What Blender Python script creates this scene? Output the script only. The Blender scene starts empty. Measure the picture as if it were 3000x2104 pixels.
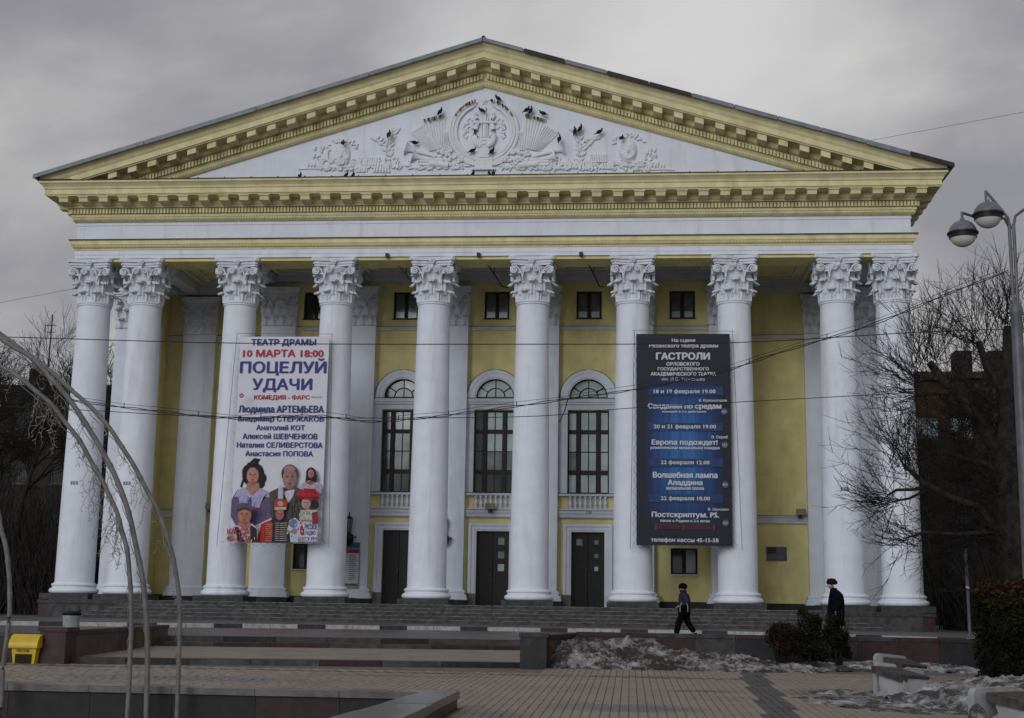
import bpy, bmesh, math, random
from math import sin, cos, pi, sqrt, radians, atan2
from mathutils import Vector, Matrix, noise as mnoise

scene = bpy.context.scene
COL = scene.collection
# ------------------------------------------------------------------ camera
cam_d = bpy.data.cameras.new('camera'); cam = bpy.data.objects.new('camera', cam_d); COL.objects.link(cam)
cam_d.sensor_width = 36.0; cam_d.lens = 36.0 * 3950 / 3000; cam_d.clip_start = 0.1; cam_d.clip_end = 2000
YAW, PITCH, ROLL = -0.0888, 0.1812, 0.0159
fwd = Vector((sin(YAW) * cos(PITCH), cos(YAW) * cos(PITCH), sin(PITCH)))
rgt = Vector((cos(YAW), -sin(YAW), 0)); upv = rgt.cross(fwd)
r2 = rgt * cos(ROLL) + upv * sin(ROLL); u2 = -rgt * sin(ROLL) + upv * cos(ROLL)
cam.matrix_world = Matrix(((r2.x, u2.x, -fwd.x, 6.705), (r2.y, u2.y, -fwd.y, -60.0), (r2.z, u2.z, -fwd.z, 0.9), (0, 0, 0, 1)))
scene.camera = cam
scene.render.resolution_x = 1024; scene.render.resolution_y = 718
# ------------------------------------------------------------------ view + world
scene.view_settings.view_transform = 'Standard'; scene.view_settings.look = 'None'
scene.view_settings.exposure = 0.0; scene.view_settings.gamma = 1.0; scene.view_settings.use_curve_mapping = False
SUN_EL, SUN_AZ = radians(38), radians(205)
w = bpy.data.worlds.new('World'); scene.world = w; w.use_nodes = True
nt = w.node_tree; N = nt.nodes; L = nt.links; N.clear()
def nd(t, **k):
    n = N.new(t)
    for a, b in k.items(): setattr(n, a, b)
    return n
out = nd('ShaderNodeOutputWorld'); mixs = nd('ShaderNodeMixShader'); b1 = nd('ShaderNodeBackground'); b2 = nd('ShaderNodeBackground')
sky = nd('ShaderNodeTexSky', sky_type='NISHITA', sun_disc=False, sun_elevation=SUN_EL, sun_rotation=SUN_AZ)
L.new(sky.outputs[0], b1.inputs[0]); b1.inputs[1].default_value = 0.06
tc = nd('ShaderNodeTexCoord'); sep = nd('ShaderNodeSeparateXYZ'); L.new(tc.outputs['Generated'], sep.inputs[0])
ab = nd('ShaderNodeMath', operation='ABSOLUTE'); L.new(sep.outputs[2], ab.inputs[0])
ad = nd('ShaderNodeMath', operation='ADD'); L.new(ab.outputs[0], ad.inputs[0]); ad.inputs[1].default_value = 0.75
dx = nd('ShaderNodeMath', operation='DIVIDE'); L.new(sep.outputs[0], dx.inputs[0]); L.new(ad.outputs[0], dx.inputs[1])
dy = nd('ShaderNodeMath', operation='DIVIDE'); L.new(sep.outputs[1], dy.inputs[0]); L.new(ad.outputs[0], dy.inputs[1])
cmb = nd('ShaderNodeCombineXYZ'); L.new(dx.outputs[0], cmb.inputs[0]); L.new(dy.outputs[0], cmb.inputs[1])
n1 = nd('ShaderNodeTexNoise'); n1.inputs['Scale'].default_value = 3.6; n1.inputs['Detail'].default_value = 6; n1.inputs['Roughness'].default_value = .52; n1.inputs['Distortion'].default_value = .25
mp = nd('ShaderNodeMapping'); mp.inputs['Location'].default_value = (1.2, 8.3, 0); mp.inputs['Scale'].default_value = (1.0, 1.5, 1)
L.new(cmb.outputs[0], mp.inputs[0]); L.new(mp.outputs[0], n1.inputs['Vector'])
cr = nd('ShaderNodeValToRGB'); L.new(n1.outputs[0], cr.inputs[0])
e = cr.color_ramp.elements; e[0].position = .36; e[0].color = (.32, .312, .342, 1); e[1].position = .66; e[1].color = (.68, .672, .66, 1)
m_ = cr.color_ramp.elements.new(.46); m_.color = (.41, .402, .424, 1); m_ = cr.color_ramp.elements.new(.55); m_.color = (.52, .512, .51, 1)
# one thinner, brighter place in the cloud deck
vm = nd('ShaderNodeVectorMath', operation='NORMALIZE'); L.new(tc.outputs['Generated'], vm.inputs[0])
n2 = nd('ShaderNodeTexNoise'); n2.inputs['Scale'].default_value = 6; n2.inputs['Detail'].default_value = 3; L.new(vm.outputs[0], n2.inputs['Vector'])
dt = nd('ShaderNodeVectorMath', operation='DOT_PRODUCT'); L.new(vm.outputs[0], dt.inputs[0])
d0 = Vector((.0288, .9105, .4125)).normalized(); dt.inputs[1].default_value = d0
ad2 = nd('ShaderNodeMath', operation='MULTIPLY_ADD'); L.new(n2.outputs[0], ad2.inputs[0]); ad2.inputs[1].default_value = .03; L.new(dt.outputs['Value'], ad2.inputs[2])
mr = nd('ShaderNodeMapRange', interpolation_type='SMOOTHSTEP'); L.new(ad2.outputs[0], mr.inputs[0])
mr.inputs[1].default_value = .990; mr.inputs[2].default_value = 1.022; mr.inputs[3].default_value = 0; mr.inputs[4].default_value = .8
mx = nd('ShaderNodeMix', data_type='RGBA'); L.new(mr.outputs[0], mx.inputs[0]); L.new(cr.outputs[0], mx.inputs[6]); mx.inputs[7].default_value = (.78, .78, .77, 1)
L.new(mx.outputs[2], b2.inputs[0]); b2.inputs[1].default_value = 0.90
mixs.inputs[0].default_value = .94
L.new(b1.outputs[0], mixs.inputs[1]); L.new(b2.outputs[0], mixs.inputs[2]); L.new(mixs.outputs[0], out.inputs[0])
sl = bpy.data.lights.new('sun', 'SUN'); sl.energy = 1.1; sl.angle = radians(35); sl.color = (.93, .96, 1.0)
so = bpy.data.objects.new('sun', sl); COL.objects.link(so)
# light comes from behind and left of the camera
sd = Vector((-.42, -1.0, .36)).normalized(); so.rotation_euler = sd.to_track_quat('Z', 'Y').to_euler()
sky.sun_elevation = math.asin(sd.z); sky.sun_rotation = atan2(sd.x, sd.y)

# ------------------------------------------------------------------ materials
MATS = {}
def mat(name, col, rough=.8, var=.12, scale=3.0, bump=.0, bscale=30, col2=None, spec=.3, metal=0, stain=None, stain_amt=.5, stain_scale=.6, sstretch=.35, emit=None, trans=0):
    if name in MATS: return MATS[name]
    m = bpy.data.materials.new(name); m.use_nodes = True; t = m.node_tree; n = t.nodes; l = t.links
    p = n['Principled BSDF']; p.inputs['Roughness'].default_value = rough; p.inputs['Metallic'].default_value = metal
    p.inputs['Specular IOR Level'].default_value = spec
    if trans: p.inputs['Transmission Weight'].default_value = trans
    tcn = n.new('ShaderNodeTexCoord')
    g = n.new('ShaderNodeNewGeometry')
    nz = n.new('ShaderNodeTexNoise'); nz.inputs['Scale'].default_value = scale; nz.inputs['Detail'].default_value = 5
    l.new(g.outputs['Position'], nz.inputs['Vector'])
    mxn = n.new('ShaderNodeMix'); mxn.data_type = 'RGBA'
    c2 = col2 or tuple(c * (1 - 2 * var) for c in col); c1 = col if col2 else tuple(min(1, c * (1 + var * .6)) for c in col)
    mrn = n.new('ShaderNodeMapRange'); mrn.inputs[1].default_value = .35; mrn.inputs[2].default_value = .65
    l.new(nz.outputs[0], mrn.inputs[0]); l.new(mrn.outputs[0], mxn.inputs[0])
    mxn.inputs[6].default_value = (*c1, 1); mxn.inputs[7].default_value = (*c2, 1)
    last = mxn.outputs[2]
    if stain:
        n2_ = n.new('ShaderNodeTexNoise'); n2_.inputs['Scale'].default_value = stain_scale; n2_.inputs['Detail'].default_value = 7; n2_.inputs['Roughness'].default_value = .65
        mp_ = n.new('ShaderNodeMapping'); mp_.inputs['Scale'].default_value = (1, 1, sstretch); l.new(g.outputs['Position'], mp_.inputs[0]); l.new(mp_.outputs[0], n2_.inputs['Vector'])
        mr2 = n.new('ShaderNodeMapRange'); mr2.inputs[1].default_value = .53; mr2.inputs[2].default_value = .72; mr2.inputs[4].default_value = stain_amt
        l.new(n2_.outputs[0], mr2.inputs[0]); mx2 = n.new('ShaderNodeMix'); mx2.data_type = 'RGBA'
        l.new(mr2.outputs[0], mx2.inputs[0]); l.new(last, mx2.inputs[6]); mx2.inputs[7].default_value = (*stain, 1); last = mx2.outputs[2]
    l.new(last, p.inputs['Base Color'])
    if bump:
        n3 = n.new('ShaderNodeTexNoise'); n3.inputs['Scale'].default_value = bscale; n3.inputs['Detail'].default_value = 4; l.new(g.outputs['Position'], n3.inputs['Vector'])
        bp = n.new('ShaderNodeBump'); bp.inputs['Strength'].default_value = bump; bp.inputs['Distance'].default_value = .02
        l.new(n3.outputs[0], bp.inputs['Height']); l.new(bp.outputs[0], p.inputs['Normal'])
    if emit: p.inputs['Emission Color'].default_value = (*emit, 1); p.inputs['Emission Strength'].default_value = 1
    MATS[name] = m; return m
WHITE = mat('white_plaster', (.745, .78, .86), .85, .03, 1.5, .15, 25, stain=(.50, .50, .50), stain_amt=.55, stain_scale=2.2, sstretch=.10)
WHITE2 = mat('white_capital_plaster', (.72, .75, .81), .85, .05, 5, .3, 40, stain=(.36, .34, .31), stain_amt=.5, stain_scale=2.5)
GREYW = mat('greyed_white_plaster', (.62, .65, .71), .85, .05, 1.5, .1, 20, stain=(.42, .41, .40), stain_amt=.4, stain_scale=1.2)
YEL = mat('yellow_plaster', (.76, .68, .315), .85, .07, 1.2, .2, 25, stain=(.52, .45, .22), stain_amt=.6, stain_scale=.9, sstretch=.3)
YELC = mat('yellow_cornice_plaster', (.75, .69, .40), .85, .06, 2, .2, 40, stain=(.42, .33, .16), stain_amt=.5, stain_scale=1.3)
ROOFM = mat('grey_roof_metal', (.20, .23, .27), .5, .15, 2, metal=.0, spec=.4)
DARKM = mat('dark_flashing_metal', (.035, .033, .03), .6, .2, 3)
GRAN = mat('dark_granite', (.05, .05, .052), .6, .25, 5, .25, 60, stain=(.09, .085, .08), stain_amt=.6, stain_scale=3)
GRAN2 = mat('step_granite', (.062, .061, .06), .65, .25, 4, .2, 60, stain=(.12, .115, .11), stain_amt=.6, stain_scale=2)
REDG = mat('red_granite', (.042, .019, .021), .5, .2, 6, .1, 60, stain=(.065, .045, .045), stain_amt=.5, stain_scale=3)
BRNG = mat('brown_granite', (.075, .047, .028), .5, .25, 3, .1, 60, stain=(.05, .04, .035), stain_amt=.5, stain_scale=2)
BLKG = mat('black_granite', (.021, .022, .023), .45, .2, 6, .1, 60, stain=(.055, .055, .055), stain_amt=.5, stain_scale=3)
CONC = mat('grey_concrete', (.20, .195, .19), .85, .15, 4, .3, 50, stain=(.13, .13, .125), stain_amt=.6, stain_scale=2)
ASPH = mat('wet_asphalt', (.085, .083, .085), .45, .2, 1.0, .15, 80, stain=(.045, .045, .047), stain_amt=.8, stain_scale=.5)
PINKP = mat('pink_paving', (.125, .095, .097), .5, .15, 1.2, .1, 60, stain=(.07, .065, .066), stain_amt=.8, stain_scale=.6)
SIDEW = mat('sidewalk_asphalt', (.095, .095, .097), .6, .15, .8, .15, 60, stain=(.06, .06, .062), stain_amt=.7, stain_scale=.5)
SOIL = mat('winter_ground', (.05, .045, .035), .95, .3, .8, .3, 10)
KWH = mat('kerb_white_paint', (.42, .42, .41), .8, .12, 8, .3, 60, stain=(.15, .145, .14), stain_amt=.8, stain_scale=5)
KDK = mat('kerb_dark_stone', (.05, .05, .052), .8, .2, 8, .3, 60)
JOINT = mat('joint_sand', (.175, .145, .122), .95, .2, 5)
PAV = [mat('beige_paver', (.262, .218, .182), .55, .05, 1.3, .15, 90, stain=(.175, .152, .135), stain_amt=.75, stain_scale=.55),
       mat('beige_paver_b', (.252, .208, .173), .55, .05, 1.3, .15, 90, stain=(.165, .145, .13), stain_amt=.75, stain_scale=.55),
       mat('grey_paver', (.082, .082, .085), .6, .12, 2, .15, 90, stain=(.05, .05, .05), stain_amt=.6, stain_scale=1)]
def damp(m, col, spots):
    t = m.node_tree; n = t.nodes; l = t.links; p = n['Principled BSDF']; base = p.inputs['Base Color'].links[0].from_socket
    g = n.new('ShaderNodeNewGeometry'); sx = n.new('ShaderNodeSeparateXYZ'); l.new(g.outputs['Position'], sx.inputs[0]); nz = n.new('ShaderNodeTexNoise'); nz.inputs['Scale'].default_value = 2.2; nz.inputs['Detail'].default_value = 6; l.new(g.outputs['Position'], nz.inputs['Vector'])
    def M(op, a, b):
        q = n.new('ShaderNodeMath'); q.operation = op
        for i, v in enumerate((a, b)):
            if isinstance(v, (int, float)): q.inputs[i].default_value = v
            else: l.new(v, q.inputs[i])
        return q.outputs[0]
    tot = None
    for cx, cy, rx, ry in spots:
        d = M('ADD', M('POWER', M('ABSOLUTE', M('DIVIDE', M('SUBTRACT', sx.outputs[0], cx), rx), 0), 2.0), M('POWER', M('ABSOLUTE', M('DIVIDE', M('SUBTRACT', sx.outputs[1], cy), ry), 0), 2.0))
        k = M('SUBTRACT', 1.25, M('ADD', d, M('MULTIPLY', nz.outputs[0], 1.1))); k = M('MULTIPLY', k, 1.6); tot = k if tot is None else M('MAXIMUM', tot, k)
    c = n.new('ShaderNodeClamp'); l.new(tot, c.inputs[0]); x = n.new('ShaderNodeMix'); x.data_type = 'RGBA'; l.new(c.outputs[0], x.inputs[0]); l.new(base, x.inputs[6]); x.inputs[7].default_value = (*col, 1); l.new(x.outputs[2], p.inputs['Base Color'])
    r = n.new('ShaderNodeMapRange'); r.inputs[3].default_value = .58; r.inputs[4].default_value = .36; l.new(c.outputs[0], r.inputs[0]); l.new(r.outputs[0], p.inputs['Roughness'])
SP_ = [(6.6, -40.7, 1.5, .9), (7.0, -33.3, 1.5, .38), (10.1, -36.8, 1.3, 1.4), (5.0, -42.2, .5, .8), (-1.0, -36.5, 3.2, .9), (2.6, -34.6, 2.4, .5), (7.9, -37.0, .9, .5)]
damp(PAV[0], (.125, .122, .125), SP_); damp(PAV[1], (.115, .112, .116), SP_)
DKFRAME = mat('dark_brown_frame', (.018, .013, .011), .5, .2, 5)
DOORM = mat('dark_brown_door', (.013, .010, .009), .45, .2, 4)
GL_D = mat('dark_window_glass', (.035, .042, .045), .08, .3, 1.5, spec=.6)
GL_M = mat('mid_grey_window_glass', (.19, .23, .235), .12, .25, 1.2, spec=.6)  # mid-tone base colour for the greyer panes
GL_P = mat('pale_window_glass', (.46, .56, .54), .15, .12, 1.0, spec=.6)
GL_B = mat('sky_blue_window_glass', (.45, .58, .66), .15, .15, 1.0, spec=.6)
GL_G = mat('grey_blind_glass', (.10, .11, .115), .15, .2, 2.0, spec=.6)
BLK = mat('black_iron', (.012, .012, .012), .5, .2, 5)
STEEL = mat('grey_painted_steel', (.11, .115, .13), .45, .15, 4, spec=.5)
BARK = mat('dark_bark', (.022, .019, .017), .95, .3, 5, .4, 40)
BARK2 = mat('trunk_bark', (.03, .027, .024), .95, .3, 5, .6, 25)
SKIN = mat('face_skin', (.40, .24, .19), .6, .05, 5)
random.seed(11)

# ------------------------------------------------------------------ mesh helpers
class MB:
    def __init__(s): s.v = []; s.f = []; s.m = []; s.cur = 0
    def add(s, vs, fs):
        o = len(s.v); s.v += [tuple(p) for p in vs]
        for f in fs: s.f.append(tuple(i + o for i in f)); s.m.append(s.cur)
        return s
    def hexa(s, p):  # p: 4 bottom (ccw from above), 4 top
        return s.add(p, [(3, 2, 1, 0), (4, 5, 6, 7), (0, 1, 5, 4), (1, 2, 6, 5), (2, 3, 7, 6), (3, 0, 4, 7)])
    def box(s, x0, x1, y0, y1, z0, z1):
        return s.hexa([(x0, y0, z0), (x1, y0, z0), (x1, y1, z0), (x0, y1, z0), (x0, y0, z1), (x1, y0, z1), (x1, y1, z1), (x0, y1, z1)])
    def quad(s, a, b, c, d): return s.add([a, b, c, d], [(0, 1, 2, 3)])
    def prism(s, pts, y0, y1):  # polygon in xz (ccw seen from -y), from y0 (front) to y1
        n = len(pts)
        vs = [(x, y0, z) for x, z in pts] + [(x, y1, z) for x, z in pts]
        fs = [tuple(range(n)), tuple(range(2 * n - 1, n - 1, -1))]
        for i in range(n): j = (i + 1) % n; fs.append((j, i, i + n, j + n))
        return s.add(vs, fs)
    def prismz(s, pts, z0, z1):  # polygon in xy
        n = len(pts)
        vs = [(x, y, z0) for x, y in pts] + [(x, y, z1) for x, y in pts]
        fs = [tuple(range(n - 1, -1, -1)), tuple(range(n, 2 * n))]
        for i in range(n): j = (i + 1) % n; fs.append((i, j, j + n, i + n))
        return s.add(vs, fs)
    def lathe(s, prof, n=24, c=(0, 0, 0), cap=True, sx=1, sy=1):
        vs = []; fs = []
        for r, z in prof:
            for i in range(n):
                a = 2 * pi * i / n; vs.append((c[0] + r * cos(a) * sx, c[1] + r * sin(a) * sy, c[2] + z))
        for k in range(len(prof) - 1):
            for i in range(n):
                j = (i + 1) % n; fs.append((k * n + i, k * n + j, (k + 1) * n + j, (k + 1) * n + i))
        if cap: fs.append(tuple(range(n - 1, -1, -1))); fs.append(tuple((len(prof) - 1) * n + i for i in range(n)))
        return s.add(vs, fs)
    def tube(s, pts, r, n=6, cap=True):
        pts = [Vector(p) for p in pts]; m = len(pts); rs = r if isinstance(r, (list, tuple)) else [r] * m
        vs = []; fs = []; ref = None
        for i, p in enumerate(pts):
            t = (pts[min(i + 1, m - 1)] - pts[max(i - 1, 0)]).normalized()
            if ref is None: ref = Vector((0, 0, 1)) if abs(t.z) < .9 else Vector((1, 0, 0))
            a = t.cross(ref).normalized(); b = t.cross(a).normalized(); ref = -b if False else ref
            for k in range(n):
                g = 2 * pi * k / n; vs.append(p + a * (rs[i] * cos(g)) + b * (rs[i] * sin(g)))
        for i in range(m - 1):
            for k in range(n):
                j = (k + 1) % n; fs.append((i * n + k, i * n + j, (i + 1) * n + j, (i + 1) * n + k))
        if cap and n > 2: fs.append(tuple(range(n - 1, -1, -1))); fs.append(tuple((m - 1) * n + k for k in range(n)))
        return s.add(vs, fs)
    def ribbon(s, pts, side, w_, th):
        pts = [Vector(p) for p in pts]; side = Vector(side); m = len(pts); vs = []; fs = []
        for i, p in enumerate(pts):
            t = (pts[min(i + 1, m - 1)] - pts[max(i - 1, 0)]).normalized(); nrm = t.cross(side).normalized()
            for a, b in ((-1, -1), (1, -1), (1, 1), (-1, 1)): vs.append(p + side * (a * w_ / 2) + nrm * (b * th / 2))
        for i in range(m - 1):
            for k in range(4):
                j = (k + 1) % 4; fs.append((i * 4 + k, i * 4 + j, i * 4 + 4 + j, i * 4 + 4 + k))
        fs.append((3, 2, 1, 0)); fs.append(tuple((m - 1) * 4 + k for k in range(4)))
        return s.add(vs, fs)
    def ell(s, c, rx, ry, rz, n=10, m=6, rot=None):
        vs = []; fs = []
        R_ = rot or Matrix.Identity(3)
        for i in range(1, m):
            a = pi * i / m
            for k in range(n):
                g = 2 * pi * k / n; vs.append(Vector(c) + R_ @ Vector((rx * sin(a) * cos(g), ry * sin(a) * sin(g), -rz * cos(a))))
        vs.append(Vector(c) + R_ @ Vector((0, 0, -rz))); vs.append(Vector(c) + R_ @ Vector((0, 0, rz)))
        b = (m - 1) * n
        for i in range(m - 2):
            for k in range(n): j = (k + 1) % n; fs.append((i * n + k, i * n + j, (i + 1) * n + j, (i + 1) * n + k))
        for k in range(n):
            j = (k + 1) % n; fs.append((b, j, k)); fs.append((b + 1, (m - 2) * n + k, (m - 2) * n + j))
        return s.add(vs, fs)
    def loft(s, secs, n=14):  # (cx,cy,cz,rx,ry)
        vs = []; fs = []
        for cx, cy, cz, rx, ry in secs:
            for k in range(n): g = 2 * pi * k / n; vs.append((cx + rx * cos(g), cy + ry * sin(g), cz))
        for i in range(len(secs) - 1):
            for k in range(n): j = (k + 1) % n; fs.append((i * n + k, i * n + j, (i + 1) * n + j, (i + 1) * n + k))
        fs.append(tuple(range(n - 1, -1, -1))); fs.append(tuple((len(secs) - 1) * n + k for k in range(n)))
        return s.add(vs, fs)
    def mesh(s, name, mats, smooth=False, ang=40):
        me = bpy.data.meshes.new(name); me.from_pydata(s.v, [], s.f)
        for m in (mats if isinstance(mats, (list, tuple)) else [mats]): me.materials.append(m)
        if len(me.materials) > 1: me.polygons.foreach_set('material_index', s.m)
        if smooth:
            me.polygons.foreach_set('use_smooth', [True] * len(s.f)); me.set_sharp_from_angle(angle=radians(ang))
        me.update(); return me
    def build(s, name, mats, parent=None, smooth=False, loc=(0, 0, 0), ang=40):
        return link(name, s.mesh(name, mats, smooth, ang), parent, loc)
def link(name, me, parent=None, loc=(0, 0, 0), rz=0, label=None):
    o = bpy.data.objects.new(name, me); COL.objects.link(o); o.location = loc; o.rotation_euler.z = rz
    if parent: o.parent = parent
    if label: o['label'] = label
    return o
def thing(name, label, cat, loc=(0, 0, 0), rz=0, group=None):
    o = bpy.data.objects.new(name, None); COL.objects.link(o); o.location = loc; o.rotation_euler.z = rz; o.empty_display_size = .2
    o['label'] = label; o['category'] = cat
    if group: o['group'] = group
    return o
def tag(o, label, cat, group=None, kind=None):
    o['label'] = label; o['category'] = cat
    if group: o['group'] = group
    if kind: o['kind'] = kind
    return o
def kind(o, k): o['kind'] = k; return o
def copy_tree(o, parent=None):
    c = o.copy(); COL.objects.link(c)
    if parent: c.parent = parent
    for ch in list(o.children): copy_tree(ch, c)
    return c
from mathutils.geometry import delaunay_2d_cdt
def text_mesh(s, x, z, w_, h_, y, m, parent, bold=.02, name='lettering'):
    """flat lettering facing -y, fitted into a w_ x h_ box whose centre is (x,z); glyph outlines are filled here"""
    cu = bpy.data.curves.new('t', 'FONT'); cu.body = s; cu.size = 1; cu.fill_mode = 'NONE'; cu.resolution_u = 2
    to = bpy.data.objects.new('t', cu); COL.objects.link(to)
    me = bpy.data.meshes.new_from_object(to.evaluated_get(bpy.context.evaluated_depsgraph_get())); bpy.data.objects.remove(to); bpy.data.curves.remove(cu)
    nb = {}
    for e_ in me.edges:
        a, b = e_.vertices; nb.setdefault(a, []).append(b); nb.setdefault(b, []).append(a)
    seen = set(); loops = []
    for v in nb:
        if v in seen: continue
        lp = [v]; seen.add(v); cur = v
        while True:
            n_ = [q for q in nb[cur] if q not in seen]
            if not n_: break
            cur = n_[0]; seen.add(cur); lp.append(cur)
        if len(lp) > 2:
            l_ = [me.vertices[i].co.xy.copy() for i in lp]; loops.append((l_, min(p.x for p in l_), max(p.x for p in l_), min(p.y for p in l_), max(p.y for p in l_)))
    bpy.data.meshes.remove(me); loops.sort(key=lambda q: q[1])
    groups = []   # glyph by glyph, so the fill stays quick
    for q in loops:
        if groups and q[1] < groups[-1][1]: groups[-1][0].append(q); groups[-1][1] = max(groups[-1][1], q[2])
        else: groups.append([[q], q[2]])
    vs = []; fs = []
    for g, _ in groups:
        pts = []; fc = []
        for q in g: fc.append(list(range(len(pts), len(pts) + len(q[0])))); pts += q[0]
        V, _, T = delaunay_2d_cdt(pts, [], fc, 0, 1e-5)[:3]
        def inside(p):
            wn = 0
            for l_, xa, xb, ya, yb in g:
                if p.x < xa or p.x > xb or p.y < ya or p.y > yb: continue
                for i in range(len(l_)):
                    a, b = l_[i], l_[(i + 1) % len(l_)]
                    if (a.y <= p.y) != (b.y <= p.y):
                        c_ = (b.x - a.x) * (p.y - a.y) - (p.x - a.x) * (b.y - a.y)
                        if a.y <= p.y and c_ > 0: wn += 1
                        elif a.y > p.y and c_ < 0: wn -= 1
            return wn != 0
        o_ = len(vs); vs += [(v.x, v.y) for v in V]; fs += [tuple(i + o_ for i in t) for t in T if inside((V[t[0]] + V[t[1]] + V[t[2]]) / 3)]
    x0 = min(v[0] for v in vs); x1 = max(v[0] for v in vs); y0 = min(v[1] for v in vs); y1 = max(v[1] for v in vs)
    sx = w_ / (x1 - x0); sz = h_ / (y1 - y0); mb = MB(); e_ = bold * 1.15 * sz
    for k_, (dx_, dz_) in enumerate(((0, 0), (e_, 0), (-e_, 0), (0, e_ * .6), (0, -e_ * .6)) if bold > 0 else ((0, 0),)):   # a heavier cut: the same glyph again, a hair to each side
        mb.add([(x + (a - (x0 + x1) / 2) * sx + dx_, y - .0006 * k_, z + (b - (y0 + y1) / 2) * sz + dz_) for a, b in vs], fs)
    o = mb.build(name, m, parent); return kind(o, 'stuff') if len(s) > 1 else o

# ================================================================== GROUND
KERB = [(-60, -20.5), (-30, -18.5), (-20, -17), (-10.6, -14.6), (-5, -12.3), (0, -10.9), (5, -10.2), (9, -10.4), (12.5, -12), (15, -14.2), (18, -16.5), (22, -18), (40, -20), (80, -22)]
def kerb_pts(step=.965):
    res = []; acc = 0
    P = [Vector((a, b, 0)) for a, b in KERB]
    for i in range(len(P) - 1):
        d = P[i + 1] - P[i]; l = d.length; t = acc
        while t < l: res.append((P[i] + d * (t / l)).to_tuple()[:2]); t += step
        acc = t - l
    return res
mb = MB(); xs = KERB
for i in range(len(xs) - 1):
    (a, b), (c, d) = xs[i], xs[i + 1]; mb.quad((a, b, .12), (c, d, .12), (c, 70, .12), (a, 70, .12))
kind(mb.build('sidewalk', SIDEW), 'structure')
mb = MB(); mb.add([(-400, -300, -1.9), (400, -300, -1.9), (400, 500, -1.9), (-400, 500, -1.9)], [(0, 1, 2, 3)])
mb.add([(-400, 70, .11), (400, 70, .11), (400, 500, .11), (-400, 500, .11)], [(0, 1, 2, 3)])
mb.add([(-400, -20, .11), (-60, -20, .11), (-60, 70, .11), (-400, 70, .11)], [(0, 1, 2, 3)])
mb.add([(80, -20, .11), (400, -20, .11), (400, 70, .11), (80, 70, .11)], [(0, 1, 2, 3)])
kind(mb.build('ground', SOIL), 'structure')
# carriageway with the pinkish strip of paving by the steps
LX, RX = -5.5, 5.0
def lipy(x): return -25.4 + (x - LX) / (RX - LX) * 2.2   # edge of the upper steps, slightly askew
mb = MB(); mb.box(-120, LX, -31.5, -10, -.6, 0); mb.hexa([(LX, lipy(LX), -.6), (RX, lipy(RX), -.6), (RX, -9, -.6), (LX, -9, -.6), (LX, lipy(LX), 0), (RX, lipy(RX), 0), (RX, -9, 0), (LX, -9, 0)])
mb.box(RX, 140, -28.0, -9, -.6, 0)
kind(mb.build('road', ASPH), 'structure')
mb = MB(); mb.quad((LX, lipy(LX) + .02, .004), (RX, lipy(RX) + .02, .004), (RX, -17.2, .004), (LX, -17.8, .004))
kind(mb.build('pink_paving_strip', PINKP), 'structure')
# kerb
kerb = bpy.data.objects.new('kerb', None); COL.objects.link(kerb); kerb['kind'] = 'structure'
kp = kerb_pts()
stone = MB().box(.008, .957, 0, .16, -.02, .145).mesh('kerb_stone', KWH); stone2 = MB().box(.008, .957, 0, .16, -.02, .14).mesh('kerb_stone', KDK)
ph = 1
cand = [i for i, p in enumerate(kp) if p[0] > -12.9]; ph = cand[0]
for i in range(len(kp) - 1):
    a, b = kp[i], kp[i + 1]
    if a[0] < -22 or a[0] > 26: continue
    k_ = (i - ph) % 3
    link('kerb_stone', stone if k_ != 2 else stone2, kerb, (a[0], a[1] - .08, random.uniform(-.006, .006)), atan2(b[1] - a[1], b[0] - a[0]))
# lower plaza (falls 1 in 100 towards the viewer)
def pz(y): return -.37 - .01 * (-31 - y) if y > -50 else -.56
BX, BY = 4.38, -41.3       # outer corner of the basin rim
mb = MB()
for y0, y1 in ((-50, BY), (BY, -26.5)):
    xl = BX if y0 == -50 else -60
    mb.quad((xl, y0, pz(y0) - .012), (60, y0, pz(y0) - .012), (60, y1, pz(y1) - .012), (xl, y1, pz(y1) - .012))
mb.quad((-60, -200, -.56), (60, -200, -.56), (60, -50, -.56), (-60, -50, -.56))
plaza = kind(mb.build('plaza_paving', JOINT), 'structure')
random.seed(5)
pv = [MB().hexa([(-.0585, -.121, -.03), (.0585, -.121, -.03), (.0585, .121, -.03), (-.0585, .121, -.03), (-.055, -.1175, 0), (.055, -.1175, 0), (.055, .1175, 0), (-.055, .1175, 0)]).mesh('paver', m) for m in PAV]
items = []
PW, PL = .125, .25
def BANDL(y): return 8.84 + (y + 33.6) * .045
def in_lane(x, y):
    if x < BX and y < BY: return False
    if y > -32.9 and x < 5.0: return False
    if y > -31.0 + (x - 5) * .05 : return False
    return True
ix0, ix1 = int(-10.5 / PW), int(16 / PW)
for ix in range(ix0, ix1):
    x = ix * PW; off = (ix % 2) * .5 * PL
    for iy in range(int(14.6 / PL)):
        y = -45.5 + iy * PL + off
        if not in_lane(x, y): continue
        # visible wedge only
        D = y + 60; xc = 6.705 - .0888 * D
        if abs(x - xc - .0) > .395 * D + .6: continue
        g = BANDL(y) < x < BANDL(y) + .47 or -33.66 < y < -33.46 and x < 9.3
        items.append((D * D + (x - 6.7) ** 2, x, y, 2 if g else random.choice((0, 0, 1))))
items.sort()
for q, (d_, x, y, k_) in enumerate(items):
    z = pz(y) + random.uniform(-.003, .004)
    if q < 300: o = link('paver', pv[k_], plaza, (x, y, z))
mb = MB()
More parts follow.
